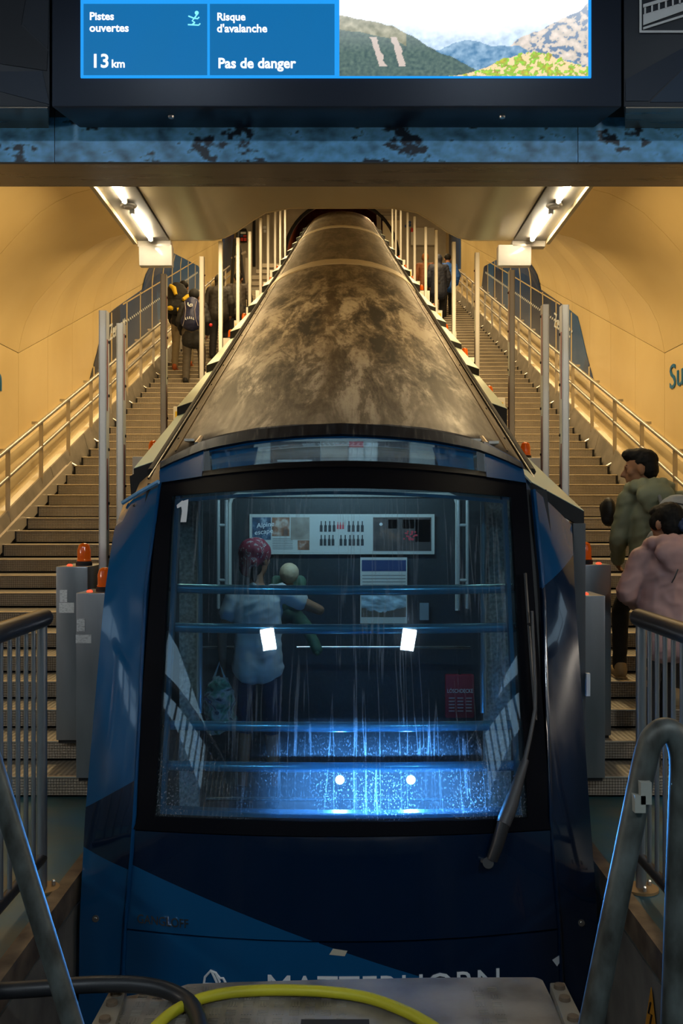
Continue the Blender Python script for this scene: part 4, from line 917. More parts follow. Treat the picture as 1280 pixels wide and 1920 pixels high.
for k in range(5):
    for j in range(3): ibox(840+j*16, 1306+k*6, 851+j*16, 1308.5+k*6, mat('pale_print', (.45, .3, .32), .5), 'text_line', po, .032, .0335)
b = MB(); b.tube([px(861, 1264, YP-.01)+Vector((0, 0, .0)), px(861, 1258, YP-.01)+Vector((0, 0, .01))], .012, 8); b.build('hook', CHROME, pc)
up = thing('poster_frame', 'framed poster row under the cabin roof seen through the upper window', 'poster', (0, 6.2, 2.0))
for q, m, nm2 in (((508, 828, 600, 868), DARKP, 'photo'), ((602, 828, 652, 868), GREYP, 'photo'), ((654, 828, 681, 868), PAPER, 'sheet'), ((684, 828, 706, 868), PAPER, 'sheet'), ((708, 828, 766, 868), DARKP, 'photo')): ibox(*q, m, nm2, up, 0, .01, 6.2)
ibox(654, 828, 681, 839, INKR, 'header', up, .01, .012, 6.2); ibox(520, 862, 585, 866, PAPER, 'text_line', up, .01, .012, 6.2)
ibox(476, 824, 506, 874, mat('pale_lining', (.4, .42, .4), .5), 'backing_board', up, -.02, .005, 6.2)
ibox(490, 822, 815, 872, mat('pale_lining', (.4, .42, .4), .5), 'backing_board', up, -.03, -.005, 6.2)
# number, lettering, wiper, tape
fp = lambda d: (lambda v: Vector((v.x, Yc(v.z)+.13*(v.x/.9)**2-d, v.z)))
def front_text(name, s_, x0, ybase, h, x1, m, label=None):
    P = surf(x0, ybase); Q = surf(x1, ybase); size = h/.72*P.y/FOC
    me = text_mesh(s_, size, m, .0008); wd = max(v.co.x for v in me.vertices)-min(v.co.x for v in me.vertices)
    return put_text(name, s_, size, m, P, (1, 0, 0), (0, 0, 1), car, .0008, sx=(Q.x-P.x)/wd, proj=lambda v: Vector((v.x, Yc(v.z)+.13*(v.x/.9)**2-.004+(v.y-P.y), v.z)), label=label)
b = MB(); b.grid([[surf(338, 941, .003), surf(353, 936, .003)], [surf(341, 958, .003), surf(351.5, 957, .003)], [surf(338, 979, .003), surf(349, 979, .003)]], thick=(0, .001, 0)); b.grid([[surf(331, 947, .003), surf(342, 938, .003)], [surf(332, 953, .003), surf(344, 948, .003)]], thick=(0, .001, 0)); b.build('car_number', WHITEP, car, label='white numeral 1')
front_text('maker_lettering', 'GANGLOFF', 257, 1729, 17, 352, CHROME, 'worn chrome lettering')
front_text('car_lettering', 'MATTERHORN', 497, 1871, 47, 931, WHITEP, 'large white lettering cut off by the plate')
lg = MB()
def lgt(pl): lg.tube([surf(x, y, .004) for x, y in pl], .0055, 6)
lgt([(382, 1845), (384, 1832), (395, 1820), (404, 1824), (412, 1842)]); lgt([(396, 1820), (408, 1846)]); lgt([(404, 1824), (412, 1834), (418, 1834), (424, 1845)]); lgt([(382, 1845), (424, 1846)])
lg.build('mountain_emblem', WHITEP, car, label='white outline emblem of a mountain')
b = MB(); b.grid([[surf(617, 1790, .002), surf(646, 1793, .002)], [surf(624, 1779, .002), surf(651, 1783, .002)]], thick=(0, .001, 0)); b.build('tape_scrap', mat('tape', (.5, .46, .36), .6), car)
b = MB(); b.grid([[surf(1035, 1800, .004), surf(1049, 1791, .004)], [surf(1044, 1812, .004), surf(1048, 1806, .004)]], thick=(0, .001, 0)); b.build('white_reflector', WHITEP, car)
WIP = mat('wiper_black', (.02, .02, .022), .4)
wp = MB()
a = [surf(x, y, .05) for x, y in ((922, 1612), (932, 1585), (945, 1540))]
wp.tube([surf(915, 1618, -.01), surf(915, 1618, .06)], .024, 16)
wp.tube(a, [.026, .028, .03], 8)
w1 = wp.build('wiper_arm', WIP, car, smooth=50)
b = MB(); b.tube([surf(x, y, .05) for x, y in ((943, 1545), (957, 1510), (985, 1424))], [.032, .032, .016], 8); b.build('wiper_cover', mat('wiper_grey', (.05, .05, .055), .45), w1, smooth=50)
b = MB(); b.tube([surf(x, y, .055) for x, y in ((983, 1428), (994, 1380), (1003, 1330), (1003, 1280), (997, 1146))], [.011, .0095, .0095, .0085, .007], 8); b.build('wiper_rod', mat('wiper_grey', (.05, .05, .055), .45), w1, smooth=60)
b = MB(); b.tube([surf(x, y, .03) for x, y in ((984, 1075), (989, 1150), (996, 1250), (1004, 1350))], .008, 6); b.tube([surf(990, 1170, .03), surf(998, 1172, .055)], .008, 6); b.build('wiper_blade', BLACK, w1)
b = MB(); b.lathe([(.02, 0), (.02, .01)], surf(909, 1616, .015), 12); b.build('pivot_cap', STEEL, w1)
# ------------------------------------------------------------------ foreground: fences, buffer plate, cables, hoops
def floor_pt(x, y, z=0): Y = (EYE-z)*FOC/(y-CY); return Vector(((x-CX)/FOC*Y, Y, z))
for sd, nm in ((-1, 'left'), (1, 'right')):
    X = sd*1.31; Y0 = 4.2
    fn = thing('platform_fence', 'steel platform fence with dark round top rail %s of the car front' % nm, 'fence', (X, 3.6, 0))
    b = MB(); b.tube([(X, Y0+.03, 1.188), (X, 2.4, 1.188)], .04, 16); b.ell((X, Y0+.03, 1.188), .04, 16, 8); b.build('top_rail', RAILDK, fn, smooth=60)
    for y in (Y0, 2.5): b = MB(); b.tube([(X, y, .01), (X, y, 1.16)], .0225, 14); b.build('end_post', BALU, fn, smooth=60)
    for y in (Y0, 2.5):
        b = MB(); b.lathe([(.075, 0), (.075, .012), (.03, .014)], (X, y, .0), 24); bp = b.build('base_disc', DISC, fn, smooth=40)
        for ph in (.5, 2.6, 4.7): b = MB(); b.lathe([(.009, .012), (.009, .03), (.005, .036)], (X+.05*math.cos(ph), y+.05*math.sin(ph), 0), 8); b.build('bolt', STEEL, bp)
    b = MB(); b.tube([(X, Y0, .14), (X, 2.5, .14)], .024, 12); b.build('bottom_rail', RAILDK, fn, smooth=60)
    y = Y0-.115
    while y > 2.56:
        b = MB(); b.tube([(X, y, .14), (X, y, 1.16)], .0095, 10); b.build('baluster', BALU, fn, smooth=60); y -= .098
# buffer plate
pl = thing('buffer_platform', 'worn checker plate buffer platform in front of the car', 'platform', (0, 3.1, -.1))
zp = -.0
fp_ = [floor_pt(x, y) for x, y in ((330, 1850), (352, 1843), (450, 1839), (600, 1835), (800, 1831), (1005, 1830), (1018, 1836), (1062, 1925), (1080, 1965))]+[Vector((.62, 2.6, 0)), Vector((-.84, 2.6, 0)), floor_pt(190, 1925), floor_pt(222, 1868)]
b = MB(); b.prism([(p.x, p.y, zp) for p in fp_], (0, 0, -.08)); b.build('deck_plate', PLATE, pl, bevel=.012)
b = MB(); b.box(-.75, .6, 2.65, 3.3, -1.5, -.09); b.build('buffer_block', CONC, pl)
for pts in (((205, 1857), (238, 1853), (215, 1925), (168, 1925)), ((1030, 1842), (1058, 1841), (1100, 1925), (1060, 1925))):
    b = MB(); q = [floor_pt(x, y, .02) for x, y in pts]; b.prism(q, (0, 0, -.05)); bk = b.build('side_bracket', SOFFIT if False else mat('bracket_metal', (.22, .2, .16), .55, .4), pl, bevel=.006)
    for t in (.14, .42, .85):
        c = (q[0].lerp(q[3], t)+q[1].lerp(q[2], t))/2; b = MB(); b.lathe([(.02, 0), (.018, .012), (.008, .016)], (c.x, c.y, .02), 12); b.build('bracket_bolt', KERB, bk, smooth=40)
tb = MB(); random.seed(5)                # raised tread marks of the plate, five bars to a cluster
for i in range(26):
    for j in range(14):
        cx_, cy_ = -.78+i*.052, 2.64+j*.052
        if any(abs(cx_-w_[0]) < w_[2] and abs(cy_-w_[1]) < w_[3] for w_ in ((.25, 3.15, .2, .2), (-.05, 2.95, .15, .1))) or cy_ > 3.36 or (cx_ < -.72 and cy_ > 3.2) or cx_ > .62-.02: continue
        for k in range(4):
            o_ = (k-1.5)*.0095
            if (i+j) % 2: tb.box(cx_+o_-.0024, cx_+o_+.0024, cy_-.016, cy_+.016, -.001, .0022)
            else: tb.box(cx_-.016, cx_+.016, cy_+o_-.0024, cy_+o_+.0024, -.001, .0022)
tb.build('tread_marks', PLATE, pl, fix=False)['kind'] = 'stuff'
b = MB(); q = floor_pt(628, 1917, 0); b.box(q.x-.11, q.x+.11, q.y-.04, q.y+.012, -.01, .004); b.build('slot_rim', BLACKM, pl)
yc = [(236, 2010), (262, 1960), (292, 1925), (325, 1897), (370, 1875), (425, 1862), (490, 1857), (560, 1857), (625, 1861), (685, 1870), (740, 1888), (790, 1912), (830, 1940), (880, 1995)]
def smoothpts(p, n=5):
    out = []
    for i in range(len(p)-1):
        p0, p1, p2, p3 = p[max(i-1, 0)], p[i], p[i+1], p[min(i+2, len(p)-1)]
        for k in range(n):
            t = k/n; out.append(.5*((2*p1)+(p2-p0)*t+(2*p0-5*p1+4*p2-p3)*t*t+(3*p1-p0-3*p2+p3)*t**3))
    return out+[p[-1]]
b = MB(); b.tube(smoothpts([floor_pt(x, y, .021) for x, y in yc]), .0185, 12); o = b.build('yellow_cable', YEL, None, smooth=60); rebase(tag(o, 'thick yellow cable curving over the checker plate', 'cable'))
hz = [(-120, 1862, .05), (0, 1858, .05), (80, 1853, .06), (170, 1846, .07), (250, 1846, .06), (310, 1856, .04), (352, 1878, .0275), (372, 1912, .0275), (378, 1960, .0275)]
b = MB(); b.tube(smoothpts([floor_pt(x, y, z) for x, y, z in hz]), .027, 14); o = b.build('black_hose', RUBBER, None, smooth=60); rebase(tag(o, 'thick black hose crossing from the left onto the checker plate', 'hose'))
# hoops
def hoop(label, pts, r, d=2.05, arc=(0, None)):
    t = thing('tube_handrail', label, 'handrail', (pts[0][0], d, -1.5), None)
    b = MB(); b.tube([Vector(pts[0])]+smoothpts([Vector(p) for p in pts[1:-1]][arc[0]:arc[1]], 8)+[Vector(pts[-1])], r, 16); b.build('bent_tube', GALV, t, smooth=60)
    for e in (pts[0], pts[-1]): b = MB(); b.lathe([(.06, 0), (.06, .01), (r, .012)], (e[0], e[1], -1.5), 16); b.build('foot_flange', GALV, t)
    return t
D = 2.0
A = px(1110, 1910, D); B = px(1208, 1430, D); dr = (A-B)/(A.z-B.z)
foot = A+dr*(-1.5-A.z); R2 = px(1278, 1440, D); R1 = px(1262, 1910, D); dr2 = (R1-R2)/(R1.z-R2.z); foot2 = R1+dr2*(-1.5-R1.z)
hp = hoop('galvanized bent tube hoop in front of the right platform fence', [foot, A, B, px(1219, 1392, D), px(1236, 1372, D), px(1253, 1369, D), px(1267, 1382, D), px(1276, 1410, D), R2, R1, foot2], .0255, D, (1, -1))
b = MB(); p = px(1199, 1480, D); b.box(p.x-.01, p.x+.012, D-.04, D-.01, p.z-.02, p.z+.025); p = px(1190, 1500, D); b.box(p.x-.012, p.x+.01, D-.04, D-.01, p.z-.015, p.z+.02); b.build('wire_clip', mat('clip', (.3, .3, .26), .5), hp)
D = 2.2
A = px(138, 1925, D); B = px(-12, 1440, D); dr = (A-B)/(A.z-B.z); foot = A+dr*(-1.5-A.z)
top = B+(B-A)*.06
hoop('galvanized bent tube hoop at the left picture edge in front of the left fence', [foot, A, B, B+Vector((-.02, 0, .05)), B+Vector((-.06, 0, .09)), B+Vector((-.11, 0, .08)), B+Vector((-.14, 0, .03)), B+Vector((-.14, 0, -.6)), Vector((B.x-.14, D, -.02))][:8]+[Vector((B.x-.14, D, -1.5))], .024, D)
ws = thing('warning_sign', 'yellow triangular high voltage sign on the right pit wall', 'sign', (1.19, 3.3, -.3))
Yw = lambda x: 1.195*FOC/(x-CX)
def wpt(x, y): Y_ = Yw(x); return Vector((1.193, Y_, EYE+(CY-y)/FOC*Y_))
b = MB(); b.prism([wpt(1210, 1930), wpt(1222, 1851), wpt(1233, 1948)], (-.003, 0, 0)); wsg = b.build('sign_plate', mat('warning_yellow', (.45, .2, .01), .5), ws)
b = MB(); b.tube([wpt(1223, 1880)-Vector((.005, 0, 0)), wpt(1219, 1900)-Vector((.005, 0, 0)), wpt(1225, 1903)-Vector((.005, 0, 0)), wpt(1220, 1930)-Vector((.005, 0, 0))], .004, 5); b.build('lightning_mark', BLACK, wsg)
# ------------------------------------------------------------------ people
def remesh(mb, name, m, parent, v=.011, sm=4, wr=0, wscale=10, label=None):
    me = mb.mesh('tmp', m, None, False); o = bpy.data.objects.new('tmp', me); COL.objects.link(o)
    r = o.modifiers.new('r', 'REMESH'); r.mode = 'VOXEL'; r.voxel_size = v
    s = o.modifiers.new('s', 'SMOOTH'); s.factor = .5; s.iterations = sm
    out = bpy.data.meshes.new_from_object(o.evaluated_get(bpy.context.evaluated_depsgraph_get()))
    bpy.data.objects.remove(o); out.name = name; out.materials.clear(); out.materials.append(m)
    if wr:                                            # soft folds in the cloth
        nor = [Vector(q.normal) for q in out.vertices]
        for q, n in zip(out.vertices, nor):
            c = q.co; h = .55-2.2*abs(noise.noise(Vector((c.x*wscale*.8+c.z*5, c.y*wscale, c.z*wscale*1.6-c.x*6))))+.5*noise.noise(Vector((c.x*wscale*2.6+c.z*7, c.y*wscale*2.3, c.z*wscale*2-c.x*8)))
            q.co = c+n*(h*wr)
    out.polygons.foreach_set('use_smooth', [True]*len(out.polygons)); out.update()
    p = bpy.data.objects.new(name, out); COL.objects.link(p)
    if parent: p.parent = parent
    if label: p['label'] = label
    return p
JT = dict(pelvis=(0, 0, .93), waist=(0, .005, 1.08), chest=(0, 0, 1.27), neck=(0, .0, 1.43), head=(0, .02, 1.585),
          sh=(.175, 0, 1.39), el=(.235, -.02, 1.12), wr=(.235, .07, .88), hip=(.088, 0, .9), kn=(.1, .03, .5), an=(.1, -.02, .085))
def joints(over, s):
    J = {}
    for k, v in JT.items():
        if k in ('pelvis', 'waist', 'chest', 'neck', 'head'): J[k] = Vector(v)
        else: J[k+'L'] = Vector((-v[0], v[1], v[2])); J[k+'R'] = Vector(v)
    for k, v in over.items(): J[k] = Vector(v)
    return {k: v*s for k, v in J.items()}
def skin(nm, c): return mat('skin_'+nm, c, .6, spec=.25)
def cloth(nm, c, r=.75): return mat('cloth_'+nm, c, r)
def head_parts(b, c, R, s):
    P = lambda *v: c+R @ (Vector(v)*s)
    b.ell(P(0, -.012, .03), (.074*s, .092*s, .086*s), 16, 12, 0, R); b.ell(P(0, .028, -.045), (.056*s, .06*s, .062*s), 14, 10, 0, R)
    b.ell(P(0, .066, -.088), .024*s, 10, 8); b.cap(P(0, .085, .012), P(0, .108, -.026), .009*s, .015*s, 8); b.ell(P(0, .1, -.028), (.019*s, .012*s, .011*s), 8, 6, 0, R)
    b.cap(P(-.036, .076, .026), P(.036, .076, .026), .015*s, .015*s, 8); b.cap(P(-.018, .083, -.055), P(.018, .083, -.055), .0085*s, .0085*s, 8); b.cap(P(-.015, .081, -.067), P(.015, .081, -.067), .009*s, .009*s, 8)
    for e in (-1, 1):
        b.ell(P(e*.042, .055, -.012), (.026*s, .024*s, .028*s), 8, 6, 0, R); b.ell(P(e*.076, -.012, -.008), (.012*s, .022*s, .034*s), 8, 8, 0, R)
def hand(b, w, d, up, s=1):                            # palm and five curled fingers at wrist w, pointing along d, palm side 'up'
    d = d.normalized(); up = (up-d*up.dot(d)).normalized(); sd_ = d.cross(up)
    pc = w+d*.045*s
    Rm = Matrix((sd_, d, up)).transposed(); b.ell(pc, (.038*s, .05*s, .018*s), 10, 8, 0, Rm)
    for k, (o, ln) in enumerate(((-.027, .062), (-.009, .072), (.009, .068), (.026, .054))):
        p0 = w+d*.082*s+sd_*o*s; p1 = p0+d*ln*.5*s+up*.012*s; p2 = p1+d*ln*.3*s+up*.028*s
        b.cap(p0, p1, .0092*s, .0085*s, 8); b.cap(p1, p2, .0085*s, .007*s, 8)
    t0 = w+d*.025*s+sd_*-.03*s; t1 = t0+d*.03*s+sd_*-.022*s+up*.012*s; t2 = t1+d*.028*s+up*.01*s
    b.cap(t0, t1, .0115*s, .0105*s, 8); b.cap(t1, t2, .0105*s, .008*s, 8)
def person(label, loc, s, over, sk, yaw=0, hyaw=0, hpitch=0, group=None, v=.012, body_only_head=False, heeldrop=None, slim=1):
    J = joints(over, s); t = thing('person', label, 'person', loc, group); t.rotation_euler.z = yaw
    b = MB(); R = Matrix.Rotation(hyaw, 3, 'Z') @ Matrix.Rotation(hpitch, 3, 'X'); k = s*slim
    head_parts(b, J['head'], R, s*1.08); b.cap(J['neck'], J['head']+Vector((0, -.01, -.05))*s, .056*k, .052*k)
    b.ell(J['pelvis'], (.155*k, .11*k, .12*k)); b.cap(J['pelvis'], J['waist'], .115*k, .105*k); b.cap(J['waist'], J['chest'], .11*k, .125*k); b.ell(J['chest'], (.16*k, .11*k, .17*k))
    b.cap(J['shL'], J['shR'], .058*k, .058*k); b.cap(J['chest']+Vector((0, 0, .1))*s, J['neck'], .09*k, .055*k)
    for e in 'LR':
        b.cap(J['sh'+e], J['el'+e], .05*k, .04*k); b.cap(J['el'+e], J['wr'+e], .04*k, .027*k)
        hand(b, J['wr'+e], J['wr'+e]-J['el'+e], Vector((-1 if e == 'R' else 1, .4, 0)), s)
        b.cap(J['hip'+e], J['kn'+e], .085*k, .056*k); b.cap(J['kn'+e], J['an'+e], .056*k, .037*k)
        b.cap(J['an'+e]+Vector((0, -.02, -.04))*s, J['an'+e]+Vector((0, .14, -.052))*s, .036*s, .03*s)
    remesh(b, 'body', sk, t, v, 3)
    return t, J, R
def jacket(t, J, s, m, hem=.78, infl=.025, v=.012, wr=.006, sleeves=1.0, name='jacket', hood=None, slim=1, label=None):
    b = MB(); k = s*slim; f = infl
    hp = Vector((J['pelvis'].x, J['pelvis'].y, hem*s+.08))
    b.ell(J['chest'], (.16*k+f, .112*k+f, .18*k)); b.cap(J['waist'], J['chest'], .1*k+f, .108*k+f)
    for o in (-.055, .055): b.cap(hp+Vector((o*s, 0, 0)), J['waist']+Vector((o*s, 0, 0)), .108*k+f, .088*k+f); b.cap(J['waist']+Vector((o*s, 0, 0)), J['chest']+Vector((o*s, 0, .02)), .085*k+f, .09*k+f)
    b.cap(J['shL'], J['shR'], .052*k+f*.45, .052*k+f*.45); b.cap(J['chest']+Vector((0, 0, .08))*s, J['neck']+Vector((0, -.01, -.03))*s, .09*k+f*.6, .055*k+f*.4)
    for e in 'LR':
        el, wr_ = J['el'+e], J['wr'+e]
        if sleeves > .6: b.cap(J['sh'+e], el, .053*k+f*.5, .047*k+f*.5); w = el.lerp(wr_, min(1, (sleeves-.5)*2)*.97); b.cap(el, w, .047*k+f*.5, .036*k+f*.45)
        else: b.cap(J['sh'+e], J['sh'+e].lerp(el, sleeves), .054*k+f*.5, .056*k+f*.6)
    if hood == 'down':
        n = J['neck']
        for a in range(9):
            th = PI*(a/8)*1.3+PI*.85; b.ell(n+Vector((.125*math.cos(th), .1*math.sin(th)-.02, .015-.03*math.sin(th)))*s, (.052*s, .05*s, .05*s))
        b.ell(n+Vector((0, -.15, -.03))*s, (.135*s, .055*s, .085*s)); b.ell(n+Vector((0, -.14, -.1))*s, (.085*s, .05*s, .06*s))
    elif hood == 'up': b.ell(J['head']+Vector((0, -.025, .02))*s, (.105*s, .115*s, .125*s)); b.cap(J['neck'], J['head']+Vector((0, -.03, 0))*s, .09*s, .09*s)
    return remesh(b, name, m, t, v, 4, wr, label=label)
def trousers(t, J, s, m, infl=.014, v=.012, wr=.004, to=1.0, slim=1, name='trousers'):
    b = MB(); k = s*slim
    b.ell(J['pelvis'], (.16*k+infl, .115*k+infl, .12*k)); b.cap(J['pelvis'], J['waist'], .12*k, .11*k)
    for e in 'LR':
        b.cap(J['hip'+e], J['kn'+e], .088*k+infl, .06*k+infl)
        if to > .5: b.cap(J['kn'+e], J['kn'+e].lerp(J['an'+e], (to-.5)*2), .06*k+infl, .046*k+infl)
        else: pass
    return remesh(b, name, m, t, v, 4, wr)
def shoes(t, J, s, m, sole=None):
    for e in 'LR':
        a = J['an'+e]; b = MB(); b.cap(a+Vector((0, -.035, -.03))*s, a+Vector((0, -.01, .02))*s, .045*s, .045*s); b.cap(a+Vector((0, -.03, -.045))*s, a+Vector((0, .15, -.05))*s, .044*s, .038*s); b.ell(a+Vector((0, .16, -.05))*s, (.046*s, .06*s, .034*s))
        o = remesh(b, 'shoe', m, t, .01, 3)
        if sole:
            b = MB(); b.cap(a+Vector((0, -.035, -.078))*s, a+Vector((0, .16, -.078))*s, .046*s, .046*s)
            for i, q in enumerate(b.v): b.v[i] = (q[0], q[1], a.z-.078*s+(q[2]-a.z+.078*s)*.3)
            b.build('sole', sole, o).location = (0, 0, 0)
def eyes(t, J, R, s):
    b = MB()
    for e in (-1, 1): b.ell(J['head']+R @ (Vector((e*.032, .078, .006))*s), (.011*s, .008*s, .006*s), 8, 6, 0, R)
    o = b.build('eyes', mat('eye_dark', (.01, .008, .007), .2), None, smooth=60); o.parent = t; o.location = (0, 0, 0)
    b = MB()
    for e in (-1, 1): b.cap(J['head']+R @ (Vector((e*.016, .09, .03))*s), J['head']+R @ (Vector((e*.048, .08, .034))*s), .006*s, .005*s, 8)
    o = b.build('eyebrows', HAIRB, None, smooth=60); o.parent = t; o.location = (0, 0, 0)
HAIRB = mat('hair_black', (.006, .005, .005), .7, spec=.2, build=noisy([(.3, (.003, .003, .003)), (.7, (.014, .011, .009))], 20, (3, 3, .4)))
DKW = cloth('black', (.008, .008, .01), .8)
def wbuild(mb, name, m, t, R=None, loc=None, **k):       # piece in the local space of a thing
    o = mb.build(name, m, None, **k); o.parent = t; o.location = (0, 0, 0); return o
# --- man in the sage jacket
st = lambda i: .125*i
V3 = Vector
t, J, R = person('man in a sage green jacket climbing the right stairs, looking to the left', (2.1, 6.42, st(3)), .985,
    dict(head=(-.1, .03, 1.6), neck=(-.05, .0, 1.45), chest=(0, .0, 1.28), anR=(.1, -.06, .085), anL=(-.14, .36, .21), knL=(-.14, .34, .62), hipL=(-.09, .02, .9), shL=(-.19, 0, 1.4), elL=(-.245, .03, 1.13), wrL=(-.2, .2, .98), elR=(.26, 0, 1.12), wrR=(.2, .18, 1.0)), skin('tan', (.3, .145, .075)), hyaw=math.radians(72), hpitch=math.radians(-6), v=.009)
SAGE = cloth('sage', (.2, .215, .13), .6)
jacket(t, J, .985, SAGE, .76, .03, .01, .005, hood='down'); trousers(t, J, .985, DKW, .006, slim=.95); shoes(t, J, .985, cloth('beige_shoe', (.36, .26, .14), .6), cloth('sole_tan', (.28, .2, .11))); eyes(t, J, R, .985)
b = MB(); h = J['head']
for c, r in (((0, -.03, .05), (.083, .092, .078)), ((0, .0, .085), (.072, .09, .05)), ((0, -.055, .0), (.078, .062, .075)), ((0, .05, .1), (.062, .05, .036))): b.ell(h+R @ (V3(c)*1.08), [q*1.06 for q in r], 14, 10, 0, R)
remesh(b, 'hair', HAIRB, t, .009, 2, .004, 40)
bp = thing('backpack', 'light grey backpack on the back of the man in the sage jacket', 'backpack', (2.13, 6.2, 1.35))
GRY = cloth('pack_grey', (.3, .31, .31), .7)
b = MB(); b.ell((0.03, -.04, .26), (.16, .09, .17)); b.cap((-.06, -.03, .1), (.13, -.03, .1), .12, .12); b.ell((.03, -.09, .1), (.12, .06, .12)); remesh(b, 'pack_body', GRY, bp, .011, 4, .006)
b = MB()
for x in (-.07, .12): b.tube([(x, -.03, .36), (x, .03, .42), (x, .1, .43), (x, .2, .36)], .013, 8)
wbuild(b, 'strap', cloth('strap_grey', (.16, .17, .17)), bp)
b = MB(); b.tube([(-.05, -.135, .33), (-.02, -.14, .37), (.03, -.14, .36)], .006, 6); b.tube([(.1, -.13, .27), (.14, -.12, .24), (.12, -.125, .22)], .006, 6); wbuild(b, 'pull_cord', BLACK, bp)
sb = thing('shoulder_bag', 'black shoulder bag hanging in front of the man in the sage jacket', 'bag', (1.86, 6.62, 1.48))
b = MB(); b.ell((-.02, 0, .19), (.05, .09, .1)); b.cap((-.02, -.02, .14), (-.02, .05, .22), .055, .05); remesh(b, 'bag_body', cloth('bag_black', (.008, .008, .009), .6), sb, .009, 3)
# --- woman in pink
t, J, R = person('woman in a pink jacket with a dark ponytail behind the right fence', (1.96, 5.78, st(1)), .925,
    dict(head=(-.0, .03, 1.585), shL=(-.17, -.01, 1.37), elL=(-.27, -.01, 1.14), wrL=(-.16, .16, 1.06), elR=(.26, 0, 1.14), wrR=(.18, .16, 1.05), anL=(-.1, -.02, .085), anR=(.1, .33, .22), knR=(.1, .32, .62)), skin('fair', (.42, .22, .13)), hyaw=math.radians(28), hpitch=math.radians(-4), v=.009)
PINK = cloth('pink', (.47, .28, .26), .6)
jacket(t, J, .925, PINK, .74, .04, .01, .0055, hood='down'); trousers(t, J, .925, DKW, .004, slim=.92); shoes(t, J, .925, cloth('dark_shoe', (.03, .03, .03))); eyes(t, J, R, .925)
b = MB(); h = J['head']; s = .925
for c, r in (((0, -.03, .045), (.085, .096, .088)), ((0, -.06, -.015), (.078, .065, .085)), ((.0, .03, .075), (.072, .07, .045)), ((-.068, .02, .01), (.018, .045, .05)), ((.068, .02, .01), (.018, .045, .05))): b.ell(h+R @ (V3(c)*s*1.08), [q*s*1.07 for q in r], 14, 10, 0, R)
pt = [h+R @ (V3(c)*s) for c in ((.0, -.1, .0), (.03, -.15, -.02), (.045, -.15, -.1), (.04, -.13, -.2))]
b.cap(pt[0], pt[1], .035*s, .035*s); b.cap(pt[1], pt[2], .04*s, .036*s); b.cap(pt[2], pt[3], .036*s, .014*s)
remesh(b, 'hair', HAIRB, t, .009, 3, .004, 40)
b = MB(); c0 = pt[1]
for a in range(10): th = 2*PI*a/10; b.ell(c0+V3((.036*math.cos(th), -.005+.012*math.sin(th*3), .03*math.sin(th))), .022, 8, 6)
remesh(b, 'scrunchie', cloth('scrunchie_navy', (.01, .03, .09)), t, .008, 2, .004, 50)
b = MB(); n_ = J['neck']; b.lathe([(.072, -.03), (.078, .0), (.07, .035)], n_+V3((0, .01, .0)), 18); wbuild(b, 'collar', cloth('collar_grey', (.28, .29, .31)), t, smooth=60)
b = MB(); b.tube([J['neck']+V3((.0, -.185, -.12)), J['neck']+V3((-.02, -.185, -.17)), J['neck']+V3((-.035, -.18, -.2))], .004, 6); wbuild(b, 'hood_cord', BLACK, t)
# --- group on the left stairs
clb = lambda f: dict(anL=(-.11, -.04, .085), anR=(.11, .32, .21), knR=(.11, .34, .6), chest=(0, .1*f, 1.26), neck=(0, .2*f, 1.4), head=(0, .27*f, 1.55), shL=(-.18, .17*f, 1.37), shR=(.18, .17*f, 1.37), elL=(-.25, .12*f, 1.1), elR=(.25, .12*f, 1.1), wrL=(-.22, .3*f, .92), wrR=(.22, .3*f, .92), waist=(0, .04*f, 1.08))
t, J, R = person('person in beige trousers bent under a yellow and black backpack, left stairs', (-2.86, 17.15, st(34)), .99, clb(1.0), skin('tan', (.3, .145, .075)), hpitch=-.4)
jacket(t, J, .99, DKW, .8); trousers(t, J, .99, cloth('beige', (.22, .17, .1))); shoes(t, J, .99, cloth('orange_shoe', (.35, .08, .015)))
b = MB(); b.ell(J['head']+V3((0, -.02, .05)), (.09, .1, .09)); remesh(b, 'hair', HAIRB, t, .012, 2)
bp = thing('backpack', 'black and yellow backpack on the leftmost climber of the left stairs', 'backpack', (-2.88, 16.95, st(34)+1.0))
b = MB(); b.ell((-.03, .03, .32), (.2, .13, .22)); b.cap((-.1, .02, .1), (.08, .02, .1), .13, .13); remesh(b, 'pack_body', DKW, bp, .014, 4, .008)
YC = cloth('pack_yellow', (.55, .36, .01))
for pts in (((-.13, -.06, .46), (-.06, -.12, .4), (-.02, -.13, .28)), ((.1, -.11, .2), (.17, -.05, .26), (.2, .0, .3)), ((.0, -.13, .02), (.1, -.12, .03), (.18, -.06, .08)), ((-.2, -.06, .06), (-.12, -.11, .05), (-.08, -.12, .04))):
    b = MB(); b.tube(pts, [.03, .045, .03], 8); wbuild(b, 'yellow_panel', YC, bp, smooth=60)
t, J, R = person('person with a black beanie carrying a navy backpack on the left stairs', (-2.52, 16.25, st(31)), .99, clb(.8), skin('tan', (.3, .145, .075)), hpitch=-.3)
jacket(t, J, .99, cloth('charcoal', (.012, .012, .014)), .66); trousers(t, J, .99, cloth('grey_brown', (.09, .075, .06))); shoes(t, J, .99, DKW)
b = MB(); b.ell(J['head']+V3((0, -.015, .045)), (.1, .11, .1)); remesh(b, 'beanie', DKW, t, .012, 3)
b = MB(); b.ell((.3, .05, 1.02), (.03, .02, .03)); wbuild(b, 'red_tag_light', mat('tag_red', (.6, .02, .02), .4), t)
bp = thing('backpack', 'navy backpack with white print on the climber with the beanie', 'backpack', (-2.52, 16.12, st(31)+.92))
